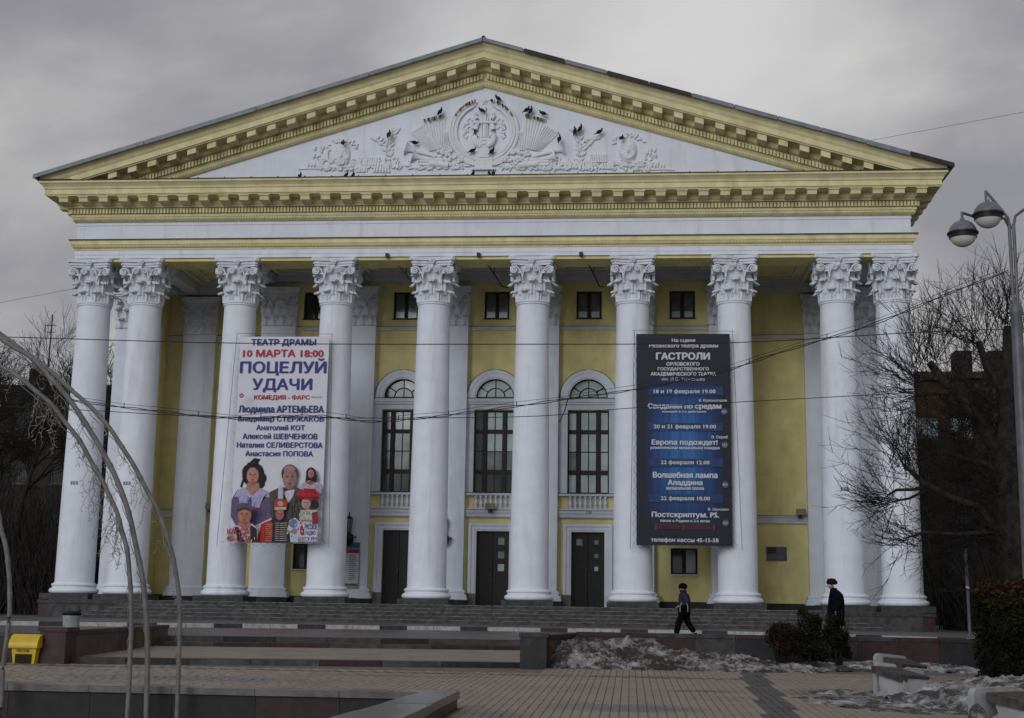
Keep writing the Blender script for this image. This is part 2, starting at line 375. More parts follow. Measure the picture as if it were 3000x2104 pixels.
for d_, x, y, k_ in items[300:]:
    z = pz(y) + random.uniform(-.003, .004); mb.cur = k_
    a, b = .055, .1175; c, d2 = .0585, .121
    mb.add([(x - c, y - d2, z - .02), (x + c, y - d2, z - .02), (x + c, y + d2, z - .02), (x - c, y + d2, z - .02), (x - a, y - b, z), (x + a, y - b, z), (x + a, y + b, z), (x - a, y + b, z)],
           [(4, 5, 6, 7), (0, 1, 5, 4), (1, 2, 6, 5), (2, 3, 7, 6), (3, 0, 4, 7)])
kind(mb.build('paving_stones', PAV, plaza), 'stuff')
mb = MB()   # outside the frame the same paving goes on as a plain sheet
for xa, xb, ya, yb in ((-60, -7.6, BY, -33), (-60, 60, -60.5, -50), (4.4, 60, -50, -45.6), (16.2, 60, -45.6, -29)): mb.quad((xa, ya, pz(ya) - .004), (xb, ya, pz(ya) - .004), (xb, yb, pz(yb) - .004), (xa, yb, pz(yb) - .004))
mb.quad((-60, -200, -.55), (60, -200, -.55), (60, -60.5, -.55), (-60, -60.5, -.55))
kind(mb.build('plaza_paving_beyond', PAV[0]), 'structure')
# terrace + steps
def r3y(x): return -32.75 + (x + 5.0) / 10 * 1.75
mb = MB(); TER = mat('terrace_paving', (.24, .205, .172), .6, .1, 1.5, .2, 60, stain=(.15, .125, .105), stain_amt=.7, stain_scale=.6)
mb.quad((LX, r3y(LX) + .3, -.275), (RX, r3y(RX) + .3, -.275), (RX, lipy(RX), -.225), (LX, lipy(LX), -.225))
kind(mb.build('terrace', TER), 'structure')
steps = bpy.data.objects.new('plaza_steps', None); COL.objects.link(steps); steps['kind'] = 'structure'
def steprow(fy, depth, zt, zb, x0, x1, mats, L0=1.35):
    x = x0; k_ = 0
    while x < x1 - .05:
        xe = min(x + L0 * random.uniform(.9, 1.1), x1)
        if x1 - xe < .4: xe = x1
        a, b = x + .006, xe - .006; dz = random.uniform(-.003, .003)
        m = mats[k_ % len(mats)]
        o = MB().hexa([(a, fy(a), zb), (b, fy(b), zb), (b, fy(b) + depth, zb), (a, fy(a) + depth, zb), (a, fy(a), zt + dz), (b, fy(b), zt + dz), (b, fy(b) + depth, zt + dz), (a, fy(a) + depth, zt + dz)]).build('step_stone', m, steps)
        x = xe; k_ += 1
steprow(lambda x: lipy(x) - .02, .5, .012, -.125, LX + .3, 4.45, [GRAN2, BLKG, GRAN2])
steprow(lambda x: lipy(x) - .75, .78, -.125, -.26, LX + .3, 4.45, [GRAN2, BLKG, REDG, GRAN2])
steprow(r3y, .42, -.265, -.45, -5.0, 4.45, [GRAN2, BLKG, GRAN2, GRAN2, REDG])

# ================================================================== RETAINING WALLS
def wall_run(parent, p0, p1, z0, z1, th, mats, plen, cop=.10, copm=None, over=.03, missing=()):
    """panelled wall from p0 to p1 (front line), panels and coping stones each a part"""
    a = Vector((*p0, 0)); b = Vector((*p1, 0)); d = b - a; Ln = d.length; ang = atan2(d.y, d.x)
    core = MB().box(0, Ln, .03, th - .0, z0, z1 - cop).build('wall_core', CONC, parent, loc=(*p0, 0)); core.rotation_euler.z = ang
    n = max(1, round(Ln / plen)); pl = Ln / n
    for i in range(n):
        if i not in missing:
            m = mats[i % len(mats)]; pr_ = random.uniform(0, .008)
            o = MB().box(.006, pl - .006, -pr_, .035, z0, z1 - cop - .006).build('granite_panel', m, parent, loc=(a.x + d.x / Ln * pl * i, a.y + d.y / Ln * pl * i, 0)); o.rotation_euler.z = ang
        cm = (copm or GRAN) if not isinstance(copm, list) else copm[i % len(copm)]
        o = MB().box(.004, pl - .004, -over, th + over, z1 - cop, z1 + random.uniform(-.004, .004)).build('coping_stone', cm, parent, loc=(a.x + d.x / Ln * pl * i, a.y + d.y / Ln * pl * i, 0)); o.rotation_euler.z = ang
t = thing('retaining_wall', 'long low granite retaining wall right of the plaza steps, behind snow and bushes', 'wall', (0, 0, 0))
wall_run(t, (5.45, -28.2), (16.4, -28.2), -.45, .335, .35, [REDG, REDG, REDG, GRAN, BLKG, BLKG, GRAN, REDG, REDG, BLKG, BLKG], .95, .09, [REDG, REDG, GRAN, GRAN], missing=(1,))
wall_run(t, (5.0, -30.9), (5.45, -28.5), -.45, .31, .3, [BRNG, REDG], 1.2, .09, REDG)
MB().box(4.42, 4.97, -31.35, -30.8, -.42, .27).build('end_pillar', BLKG, t); MB().box(4.39, 5.0, -31.38, -30.77, .27, .35).build('pillar_cap', GRAN, t)
t = thing('retaining_wall', 'brown and red granite wall left of the plaza steps with a square end pillar', 'wall', (0, 0, 0))
wall_run(t, (-4.68, -32.5), (-5.45, -24.6), -.35, .27, .3, [BRNG, BRNG, REDG, BRNG], 1.6, .09, [REDG, GRAN])
MB().box(-5.2, -4.66, -33.05, -32.5, -.42, .25).build('end_pillar', REDG, t); MB().box(-5.24, -4.62, -33.09, -32.46, .25, .33).build('pillar_cap', REDG, t)
wall_run(t, (-14.5, -32.3), (-5.2, -32.6), -.45, .20, .3, [REDG, REDG, BLKG], 1.2, .08, GRAN)

# ================================================================== BASIN
t = thing('fountain_basin', 'drained sunken basin with a dark granite rim, foreground left', 'basin', (0, BY, -.47))
def bbox_(x0, x1, y0, y1, z0, z1, nm, m): return MB().box(x0, x1, y0 - BY, y1 - BY, z0 + .47, z1 + .47).build(nm, m, t)
BTOP = -.25
BLKD = mat('basin_black_granite', (.014, .014, .015), .5, .2, 6, .1, 60); REDD = mat('basin_red_granite', (.034, .015, .017), .5, .2, 6, .1, 60)
WETG = mat('wet_polished_granite', (.115, .105, .10), .28, .2, 5, .15, 60, stain=(.07, .065, .062), stain_amt=.6, stain_scale=3, spec=.5)
LIME = mat('limed_basin_panel', (.024, .024, .024), .7, .3, 6, .3, 40, stain=(.075, .075, .075), stain_amt=.7, stain_scale=3, sstretch=1)
for i in range(12):
    x1_ = 3.97 - i * 1.15; x0_ = x1_ - 1.143
    bbox_(x0_, x1_, BY - .42, BY - .0, BTOP - .09, BTOP + random.uniform(-.004, .004), 'coping_stone', WETG)
    bbox_(x0_, x1_, BY - .36, BY - .05, BTOP - .46, BTOP - .1, 'granite_panel', [BLKD, REDD, BLKD, BLKD][i % 4])
    bbox_(x0_, x1_, BY - .34, BY - .05, -1.7, BTOP - .47, 'concrete_panel', LIME)
def rimx(y): return 3.97 + (y - BY) * .058
for i in range(7):
    y1_ = BY - i * 1.3; y0_ = y1_ - 1.292; zt_ = BTOP + .012 + random.uniform(-.004, .004) + .47; a, b = rimx(y0_), rimx(y1_); q0, q1 = y0_ - BY, y1_ - BY
    MB().hexa([(a, q0, zt_ - .1), (BX + .02, q0, zt_ - .1), (BX + .02, q1, zt_ - .1), (b, q1, zt_ - .1), (a, q0, zt_), (BX + .02, q0, zt_), (BX + .02, q1, zt_), (b, q1, zt_)]).build('coping_stone', WETG, t)
    MB().hexa([(a + .03, q0, -1.2), (BX - .01, q0, -1.2), (BX - .01, q1 - .01, -1.2), (b + .03, q1 - .01, -1.2), (a + .03, q0, zt_ - .102), (BX - .01, q0, zt_ - .102), (BX - .01, q1 - .01, zt_ - .102), (b + .03, q1 - .01, zt_ - .102)]).build('granite_panel', [BRNG, REDG][i % 2], t)
bbox_(-14, 3.85, BY - 12, BY - .35, -1.85, -1.7, 'basin_floor', CONC)

# ================================================================== THEATRE
TH = thing('theatre', 'yellow and white drama theatre with ten Corinthian columns and a carved pediment', 'theatre', (0, 0, 0))
HX, YF, YB = 19.12, -.9, 45.0
ZF = .9
# floor, podium, stairs
MB().box(-18.9, 18.9, -1.38, 7.2, .1, ZF).build('porch_floor', GRAN2, TH)
for sx in (-1, 1):
    pod = MB().box(min(sx * 14.9, sx * 19.4), max(sx * 14.9, sx * 19.4), -1.30, 8, .1, .86).build('podium_block', GRAN, TH)
    xs_ = [14.9, 16.0, 17.15, 18.3, 19.4]
    for i in range(4):
        a, b = sorted((sx * xs_[i], sx * xs_[i + 1]))
        MB().box(a + .01, b - .01, -1.36, -1.28, .13, .70).build('granite_panel', [BLKG, BLKG, GRAN, REDG][i], pod)
    a, b = sorted((sx * 14.9, sx * 19.4)); MB().box(a - .03, b + .03, -1.42, 8, .72, .86).build('podium_ledge', GRAN, pod)
st = link('staircase', None, TH)
for i in range(5):
    zt = ZF - .156 * i if i else ZF; xe = 15.0 + .5 * i; y0 = -1.45 - .36 * i
    x = -xe
    while x < xe - .01:
        x2_ = min(x + random.uniform(1.5, 2.1), xe)
        if xe - x2_ < .5: x2_ = xe
        MB().box(x + .005, x2_ - .005, y0 - .03 + random.uniform(-.004, .004), y0 + .37 if i else y0 + .1, zt - .156 if i < 4 else .1, zt + random.uniform(-.003, .003)).build('step_stone', GRAN2 if random.random() < .8 else GRAN, st)
        x = x2_
LIT_EDGE = mat('lit_step_edge', (.17, .17, .17), .7, .3, 6)  # pale strips added along the steps: light on the tread edges put into the colour
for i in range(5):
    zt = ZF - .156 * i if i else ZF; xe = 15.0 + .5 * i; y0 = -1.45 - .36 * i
    MB().box(-xe, xe, y0 - .045, y0 - .006, zt - .022, zt + .006).build('step_lit_edge', LIT_EDGE, st)
# columns
CX = [-18.38, -15.92] + [-15.92 + 4.549 * i for i in range(1, 8)] + [18.38]
def leaf(mb, ang, z0, h, rb, tip, w_, flat=None, nu=7, nv=10):
    vs = []; fs = []
    for j in range(nv + 1):
        t_ = j / nv
        z = z0 + h * sin(min(t_, .82) / .82 * pi / 2) - (max(0, t_ - .82) / .18) ** 1.3 * h * .22
        out_ = .035 + .05 * t_ + tip * (max(0, t_ - .35) / .65) ** 2.2
        hw = w_ * (.70 + .42 * sin(pi * min(1, t_ * 1.02))) * (1 - .35 * t_ ** 6) * (1 + .10 * sin(t_ * 3.5 * 2 * pi))
        for i in range(nu):
            u = -1 + 2 * i / (nu - 1)
            o_ = out_ - .07 * u * u * (1 - t_ * .3) + .025 * cos(u * 3 * pi) + (.03 if i == nu // 2 else 0)
            if flat is None:
                r_ = rb + o_; a_ = ang + u * hw / rb * .95
                vs.append((r_ * sin(a_), -r_ * cos(a_), z))
            else: vs.append((ang + u * hw, flat - o_, z))
    for j in range(nv):
        for i in range(nu - 1):
            a = j * nu + i; fs.append((a, a + 1, a + nu + 1, a + nu))
    n0 = len(vs)
    vs2 = []
    for (x, y, z) in vs:   # back skin gives the leaf its thickness
        if flat is None:
            r_ = sqrt(x * x + y * y); k_ = (r_ - .05) / r_; vs2.append((x * k_, y * k_, z - .02))
        else: vs2.append((x, y + .05, z - .02))
    fs += [tuple(n0 + q for q in reversed(f)) for f in fs]
    tips = nv * nu
    for i in range(nu - 1): fs.append((tips + i, tips + i + 1, n0 + tips + i + 1, n0 + tips + i))
    for j in range(nv):
        fs.append((j * nu, (j + 1) * nu, n0 + (j + 1) * nu, n0 + j * nu)); q = j * nu + nu - 1; fs.append((q + nu, q, n0 + q, n0 + q + nu))
    mb.add(vs + vs2, fs)
def spiral(cx, cz, r0, turns, dirx, a0=pi / 2, n=26):
    return [(cx + dirx * (r0 * (1 - .85 * i / n)) * cos(a0 - 2 * pi * turns * i / n), cz + (r0 * (1 - .85 * i / n)) * sin(a0 - 2 * pi * turns * i / n)) for i in range(n + 1)]
mb = MB()
mb.lathe([(.74, 0), (.74, .2), (.75, .9), (.80, 1.35), (.88, 1.6), (.80, 1.62)], 24)
for i in range(8): leaf(mb, i * pi / 4 + pi / 8, .02, .50, .74, .22, .24)
for i in range(8): leaf(mb, i * pi / 4, .30, .68, .75, .30, .22)
for q in range(4):
    for s_ in (-1, 1): leaf(mb, q * pi / 2 + pi / 4 + s_ * .26, .80, .52, .78, .30, .15, nv=8, nu=5)
for q in range(4):
    fi = q * pi / 2 + pi / 4
    rad = Vector((sin(fi), -cos(fi), 0)); tan = Vector((cos(fi), sin(fi), 0))
    sp = spiral(1.10, 1.40, .20, 2.1, 1)
    stalk = [(.80, .85), (.84, 1.1), (.90, 1.35), (.98, 1.53)]
    for s_ in (-1, 1):
        mb.ribbon([rad * r_ + tan * (s_ * .055) + Vector((0, 0, z)) for r_, z in stalk + sp], tan, .09, .045)
    mb.ribbon([rad * r_ + Vector((0, 0, z)) for r_, z in ((1.02, 1.40), (1.18, 1.40))], tan, .14, .16)
    f2 = q * pi / 2; rad = Vector((sin(f2), -cos(f2), 0)); tan = Vector((cos(f2), sin(f2), 0))
    for s_ in (-1, 1):
        sp = spiral(.20, 1.40, .13, 1.7, -1)
        mb.ribbon([rad * (.90 + .04) + tan * (s_ * x) + Vector((0, 0, z)) for x, z in [(.42, .95), (.40, 1.15), (.33, 1.38), (.26, 1.5)] + sp], rad, .12, .04)
        sp = spiral(.80, 1.37, .17, 1.9, 1)
        mb.ribbon([rad * (.93) + tan * (s_ * x) + Vector((0, 0, z)) for x, z in [(.42, 1.0), (.46, 1.2), (.58, 1.42), (.7, 1.52)] + sp], rad, .10, .045)
    # fleuron
    c = rad * .96 + Vector((0, 0, 1.80))
    for k_ in range(6):
        a_ = k_ * pi / 3; p = c + tan * (.09 * cos(a_)) + Vector((0, 0, .09 * sin(a_))); mb.ell(p, .06, .06, .06, 6, 4)
    mb.ell(c + rad * .04, .05, .05, .05, 6, 4)
    mb.ell(rad * .93 + Vector((0, 0, 1.55)), .09, .09, .13, 7, 5)
def abacus(mb, z0, z1, s_, ch=.10, conc=.13):
    pts = []
    for q in range(4):
        c, n_ = cos(q * pi / 2), sin(q * pi / 2)
        side = []
        for i in range(9):
            t_ = -1 + 2 * i / 8; x = t_ * (s_ - ch); y = -(s_ - conc * (1 - t_ * t_)); side.append((x * c - y * n_, x * n_ + y * c))
        pts += side
    mb.prismz(pts, z0, z1)
abacus(mb, 1.62, 1.72, .93); abacus(mb, 1.72, 1.79, .98); abacus(mb, 1.79, 1.85, .96); abacus(mb, 1.85, 2.0, 1.05)
CAPM = mb.mesh('capital', WHITE2, True, 50)
mb = MB(); H = 13.35
prof = [(.98, .16 - .16)]
prof = []
nn = 20
for i in range(nn + 1):
    t_ = i / nn; r_ = .865 - .135 * (t_ ** 1.6); z = .48 + t_ * (H - .48 - .12)
    if i == 0: prof += [(.90, .46), (.885, .50)]
    prof.append((r_, z))
prof += [(.735, H - .14), (.775, H - .13), (.775, H - .08), (.745, H - .06), (.79, H - .04), (.79, H + .02), (.74, H + .03)]
mb.lathe(prof, 40); SHAFT = mb.mesh('column', WHITE, True, 35)
def torus_prof(r, z, h, n=8): return [(r - h / 2 + h / 2 * sin(pi * i / n), z + h / 2 - h / 2 * cos(pi * i / n)) for i in range(n + 1)]
mb = MB(); mb.lathe([(1.0, 0)] + torus_prof(1.09, .0, .24) + [(.98, .25), (.95, .29), (.96, .32)] + torus_prof(1.0, .32, .12) + [(.92, .45), (.88, .47)], 40)
BASE = mb.mesh('column_base', WHITE, True, 35)
mb = MB(); mb.box(-1.12, 1.12, -1.12, 1.12, -.26, 0); PLIN = mb.mesh('plinth', GRAN)
for i, x in enumerate(CX):
    c = link('column', SHAFT, TH, (x, 0, 1.15))
    link('column_base', BASE, c); link('plinth', PLIN, c)
    link('capital', CAPM, c, (0, 0, H))
# entablature
def wrap(mb, prof, hx=HX, yf=YF, yb=YB):
    rows = []
    for o_, z in prof:
        rows.append([(-hx - o_, yb, z), (-hx - o_, yf - o_, z), (hx + o_, yf - o_, z), (hx + o_, yb, z)])
    for a, b in zip(rows[:-1], rows[1:]):
        for k_ in range(3): mb.quad(a[k_], a[k_ + 1], b[k_ + 1], b[k_])
mb = MB(); mb.box(-18.95, 18.95, -.82, .7, 16.42, 16.55); mb.cur = 0
MB().box(-18.9, 18.9, -.80, .72, 16.40, 16.53).build('architrave_soffit', YEL, TH)
mb = MB(); wrap(mb, [(-1.4, 16.54), (0, 16.54), (0, 16.70), (.02, 16.70), (.02, 16.95), (-.1, 16.95)]); mb.box(-19, 19, .1, .7, 16.54, 18.3)
mb.build('architrave', WHITE, TH)
mb = MB(); wrap(mb, [(-.1, 16.93), (.05, 16.93), (.06, 17.0), (.13, 17.05), (.17, 17.14), (.20, 17.16), (.20, 17.34), (.25, 17.36)])
wrap(mb, [(.25, 17.36), (-.05, 17.40)]); mb.build('taenia_moulding', YELC, TH)
mb = MB()
nlf = 250
for i in range(nlf):
    x = -19.2 + 38.4 * (i + .5) / nlf; mb.add([(x - .055, YF - .12, 17.02), (x, YF - .19, 17.08), (x + .055, YF - .12, 17.02), (x, YF - .14, 17.14)], [(0, 1, 3), (1, 2, 3), (0, 2, 1)])
kind(mb.build('leaf_ornament', YEL, TH), 'stuff')
mb = MB(); wrap(mb, [(.27, 17.36), (.28, 17.40), (0, 17.44)]); mb.build('taenia_flashing', DARKM, TH)
mb = MB(); wrap(mb, [(-.05, 17.30), (0, 17.40), (0, 18.10), (.03, 18.11), (.03, 18.27)]); mb.build('frieze', WHITE, TH)
# cornice
cprof = [(.03, 18.25), (.12, 18.27), (.18, 18.34), (.20, 18.44), (.24, 18.47), (.26, 18.58), (.20, 18.60), (.20, 18.84), (.40, 18.87), (.44, 18.96), (.48, 18.98), (.48, 19.20), (1.12, 19.24), (1.12, 19.30), (1.17, 19.30), (1.17, 19.53), (1.21, 19.55), (1.24, 19.65), (1.34, 19.76), (1.40, 19.80), (1.40, 19.90)]
mb = MB(); wrap(mb, cprof); CORN = mb.build('cornice', YELC, TH)
mb = MB(); wrap(mb, [(1.40, 19.90), (1.44, 19.895), (1.44, 19.93), (0, 20.08)]); mb.build('cornice_flashing', DARKM, CORN)
for i in range(32):
    x = -19.2 + 1.24 * i; MB().hexa([(x, YF - 1.44, 19.93), (x + .04, YF - 1.44, 19.93), (x + .04, YF, 20.08), (x, YF, 20.08), (x, YF - 1.44, 19.97), (x + .04, YF - 1.44, 19.97), (x + .04, YF, 20.13), (x, YF, 20.13)]).build('flashing_seam', DARKM, CORN)
# modillions: blocks under the corona
mm = MB(); mm.hexa([(-.21, -1.0, -.03), (.21, -1.0, -.03), (.21, -.45, -.10), (-.21, -.45, -.10), (-.21, -1.06, .2), (.21, -1.06, .2), (.21, -.45, .2), (-.21, -.45, .2)])
mm.box(-.25, .25, -1.10, -.45, .165, .215); MODM = mm.mesh('modillion', YELC)
nm_ = 42
for i in range(nm_): x = -19.45 + i * (38.9 / (nm_ - 1)); link('modillion', MODM, CORN, (x, YF, 19.02))
for sx in (1, -1):
    for i in range(1, 24): link('modillion', MODM, CORN, (sx * HX, YF - .6 + i * .95, 19.02), sx * pi / 2)
mb = MB()
for i in range(252):
    x = -19.38 + 38.76 * (i + .5) / 252; mb.box(x - .05, x + .05, YF - .36, YF - .19, 18.61, 18.825)
for sx in (-1, 1):
    for i in range(120):
        y = YF - .3 + .155 * i; a, b = sorted((sx * (HX + .19), sx * (HX + .36))); mb.box(a, b, y, y + .096, 18.61, 18.825)
kind(mb.build('dentils', YELC, CORN), 'stuff')
mb = MB()
for i in range(320):
    x = -19.25 + 38.5 * (i + .5) / 320; mb.add([(x - .045, YF - .15, 18.29), (x + .045, YF - .15, 18.29), (x + .03, YF - .24, 18.36), (x - .03, YF - .24, 18.36), (x + .045, YF - .22, 18.44), (x - .045, YF - .22, 18.44)], [(0, 1, 2, 3), (3, 2, 4, 5), (0, 3, 5), (1, 4, 2)])
kind(mb.build('egg_moulding', YELC, CORN), 'stuff')
# raking cornice
SL = .300; ZT = 19.92
rprof = [(-.1, 24.58), (.10, 24.62), (.18, 24.70), (.20, 24.80), (.25, 24.86), (.20, 24.90), (.20, 25.22), (.40, 25.30), (.44, 25.38), (.44, 25.52), (1.10, 25.56), (1.12, 25.62), (1.17, 25.62), (1.17, 25.88), (1.22, 25.95), (1.27, 26.08), (1.38, 26.2), (1.42, 26.26), (1.42, 26.30)]
PED = link('pediment', None, TH)
for sx in (-1, 1):
    mb = MB()
    for (o0, z0), (o1, z1) in zip(rprof[:-1], rprof[1:]):
        e0, e1 = (z0 - ZT) / SL, (z1 - ZT) / SL
        e0, e1 = min(e0, 20.5), min(e1, 20.5); a, b, c, d = (0, YF - o0, z0), (sx * e0, YF - o0, z0 - SL * e0), (sx * e1, YF - o1, z1 - SL * e1), (0, YF - o1, z1)
        mb.quad(*((a, b, c, d) if sx > 0 else (d, c, b, a)))
    rc = mb.build('raking_cornice', YELC, PED)
    for i in range(20):
        x = .55 + i * .925; z = 25.34 - SL * x
        if z - .1 < ZT: continue
        a, b = .20, .24; yo = YF
        def P(xx, yy, zz): return (sx * (x + xx), yo + yy, zz + z - SL * xx)
        pts = [P(-a, -1.0, -.05), P(a, -1.0, -.05), P(a, -.40, -.10), P(-a, -.40, -.10), P(-a, -1.02, .22), P(a, -1.02, .22), P(a, -.40, .22), P(-a, -.40, .22)]
        if sx < 0: pts = [pts[k] for k in (1, 0, 3, 2, 5, 4, 7, 6)]
        MB().hexa(pts).build('modillion', YELC, rc)
    mb = MB()
    for i in range(112):
        x = .15 + i * .155; z = 24.94 - SL * x
        if z < ZT: break
        def P(xx, yy, zz): return (sx * (x + xx), YF + yy, zz + z - SL * xx)
        pts = [P(-.05, -.38, 0), P(.05, -.38, 0), P(.05, -.19, 0), P(-.05, -.19, 0), P(-.05, -.38, .24), P(.05, -.38, .24), P(.05, -.19, .24), P(-.05, -.19, .24)]
        if sx < 0: pts = [pts[k] for k in (1, 0, 3, 2, 5, 4, 7, 6)]
        mb.hexa(pts)
    for i in range(170):
        x = .1 + i * .1; z = 24.64 - SL * x
        if z < ZT: break
        mb.add([(sx * (x - .04), YF - .13, z), (sx * (x + .04), YF - .13, z), (sx * x, YF - .24, z + .09), (sx * (x - .04), YF - .2, z + .18), (sx * (x + .04), YF - .2, z + .18)], [(0, 1, 2), (0, 2, 3), (1, 4, 2), (2, 4, 3)])
    kind(mb.build('dentils', YELC, rc), 'stuff')
    # roof slope and its metal edge
    E1 = 20.78; zr0 = 26.40
    ZR = lambda x: zr0 - .302 * x
    mb = MB(); pts = [(0, YF - 1.50, ZR(0)), (sx * E1, YF - 1.50, ZR(E1)), (sx * E1, YB, ZR(E1)), (0, YB, ZR(0))]
    lo = [(x, y, z - .09) for x, y, z in pts]
    p8 = lo + pts if sx > 0 else [lo[k] for k in (1, 0, 3, 2)] + [pts[k] for k in (1, 0, 3, 2)]
    mb.hexa(p8); rf = mb.build('roof_slope', ROOFM, TH)
    # dark soffit under the side eave
    mb = MB(); a, b = sorted((sx * 19.0, sx * 20.6)); mb.box(a, b, YF - 1.38, YB, 19.935, 19.985); mb.build('eave_soffit', DARKM, rf)
    n = 11 if sx > 0 else 4
    for i in range(n):
        x0, x1 = E1 * i / n + .02, E1 * (i + 1) / n - .02
        dz = random.uniform(-.02, .02)
        MB().hexa([tuple(p) for p in ([(sx * x0, YF - 1.56, ZR(x0) - .16 + dz), (sx * x1, YF - 1.56, ZR(x1) - .16 + dz), (sx * x1, YF - 1.50, ZR(x1) - .16 + dz), (sx * x0, YF - 1.50, ZR(x0) - .16 + dz),
                   (sx * x0, YF - 1.56, ZR(x0) + .03), (sx * x1, YF - 1.56, ZR(x1) + .03), (sx * x1, YF - 1.50, ZR(x1) + .03), (sx * x0, YF - 1.50, ZR(x0) + .03)][k] for k in ((0, 1, 2, 3, 4, 5, 6, 7) if sx > 0 else (1, 0, 3, 2, 5, 4, 7, 6)))]).build('roof_edge_plate', ROOFM if sx < 0 or i in (0, 2, 5, 6, 7, 8, 9) else DARKM, rf)
    MB().box(*sorted((sx * 18.5, sx * 19.3)), 2, 3, 20.3, 20.95).box(*sorted((sx * 18.4, sx * 19.4)), 1.9, 3.1, 20.95, 21.03).build('roof_vent', ROOFM, TH)
MB().lathe([(.04, 0), (.04, .18), (.10, .2), (.10, .3), (.03, .36)], 8, (0, YF - 1.2, 26.3)).build('ridge_finial', BLK, TH)
TY = MB().prism([(-15.6, 19.9), (15.6, 19.9), (0, 24.63)], YF + .0, YF + .3).build('tympanum', WHITE, PED)
MB().prism([(-19.2, 19.9), (19.2, 19.9), (0, 25.6)], YB - .3, YB).build('rear_gable', YEL, TH)

# ------------------------------------------------------------------ relief of the tympanum (drawn in source units, 63 to the metre)
def RX_(sx): return (sx - 1422) / 63.4
def RZ_(sx, sy): return 23.92 - (sy - 296) / 60.4 - (sx - 1422) * .00024
RY = YF
def R3(sx, sy, o_=0): return (RX_(sx), RY - o_, RZ_(sx, sy))
REL = mat('relief_plaster', (.74, .76, .80), .85, .03, 5, .15, 40, stain=(.55, .53, .51), stain_amt=.35, stain_scale=3)
def rel(name, mb, sm=True):
    mb.v = [(x, RY + (y - RY) * .58, z) for x, y, z in mb.v]; return mb.build(name, REL, PED, sm, ang=60)
def star(cx, cy, r, o_):
    pts = []
    for k_ in range(10):
        a_ = pi / 2 + k_ * pi / 5; rr = r if k_ % 2 == 0 else r * .42; pts.append((cx + rr * cos(a_), cy - rr * sin(a_)))
    vs = [R3(x, y, .02) for x, y in pts] + [R3(cx, cy, o_)]
    return MB().add(vs, [((k_ + 1) % 10, k_, 10) for k_ in range(10)])
rel('relief_star', star(1422, 296, 14, .16), False)
# wreath: two arcs of overlapping wheat ears
for s_ in (-1, 1):
    mb = MB()
    for k_ in range(30):
        t_ = k_ / 29; a_ = radians(112 + 156 * t_) if s_ < 0 else radians(68 - 156 * t_); w2 = 13 - 5 * abs(t_ - .45)
        R_ = Matrix.Rotation(-(a_ + pi / 2), 3, 'Y'); mb.ell(R3(1420 + 90 * cos(a_), 384 - 86 * sin(a_), .03), .22, .13, w2 / 60, 8, 5, R_)
    for k_ in range(46):
        t_ = k_ / 45; a_ = radians(118 + 150 * t_) if s_ < 0 else radians(62 - 150 * t_)
        for row, rr in enumerate((82, 91, 100)):
            ww = (1 - .35 * abs(t_ - .4)) ; x = 1420 + rr * cos(a_ + row * .04); y = 384 - rr * .95 * sin(a_ + row * .04)
            R_ = Matrix.Rotation(-(a_ + pi / 2) + (row - 1) * .5 * s_, 3, 'Y')
            mb.ell(R3(x, y, .12 + .04 * (row == 1)), .13 * ww, .08, .06, 7, 4, R_)
    for k_ in range(7): x = 1420 + s_ * (38 + k_ * 5); mb.ell(R3(x, 462 + (k_ % 2) * 7, .1), .12, .12, .1, 6, 4)
    rel('relief_wreath', mb)
# lyre
mb = MB()
for s_ in (-1, 1):
    mb.tube([R3(1422 + s_ * x, y, .16) for x, y in ((8, 428), (24, 418), (30, 400), (26, 380), (21, 362), (23, 348), (29, 339), (27, 332), (22, 335))], [.12, .15, .14, .11, .09, .08, .07, .06, .04], 7)
    mb.tube([R3(1422 + s_ * 14, 404, .2), R3(1422 + s_ * 20, 398, .2), R3(1422 + s_ * 18, 408, .2)], .05, 6)
mb.tube([R3(1388, 359, .2), R3(1456, 359, .2)], .07, 7)
for s_ in (-8, -3, 3, 8): mb.tube([R3(1422 + s_, 332 if abs(s_) < 5 else 342, .15), R3(1422 + s_, 402, .15)], .028, 5)
mb.tube([R3(1422, 318, .15), R3(1422, 402, .15)], .05, 6)
mb.ell(R3(1422, 316, .15), .07, .07, .1, 6, 4)
mb.prism([(RX_(1422 + x), RZ_(1422, y)) for x, y in ((-26, 400), (-30, 414), (-22, 428), (0, 432), (22, 428), (30, 414), (26, 400), (10, 404), (-10, 404))], RY - .2, RY)
mb.tube([R3(1422 + 11 * cos(a_ * pi / 6), 417 - 6 * sin(a_ * pi / 6), .22) for a_ in range(13)], .03, 5)
rel('relief_lyre', mb)
for s_ in (-1, 1):   # ribbons beside the lyre
    mb = MB()
    for dy_ in (0, 24): mb.tube([R3(1422 + s_ * x, y + dy_, .06) for x, y in ((36, 352), (44, 344), (52, 350), (48, 360), (58, 364), (62, 374), (54, 380), (50, 372))], .05, 5)
    rel('relief_ribbon', mb)
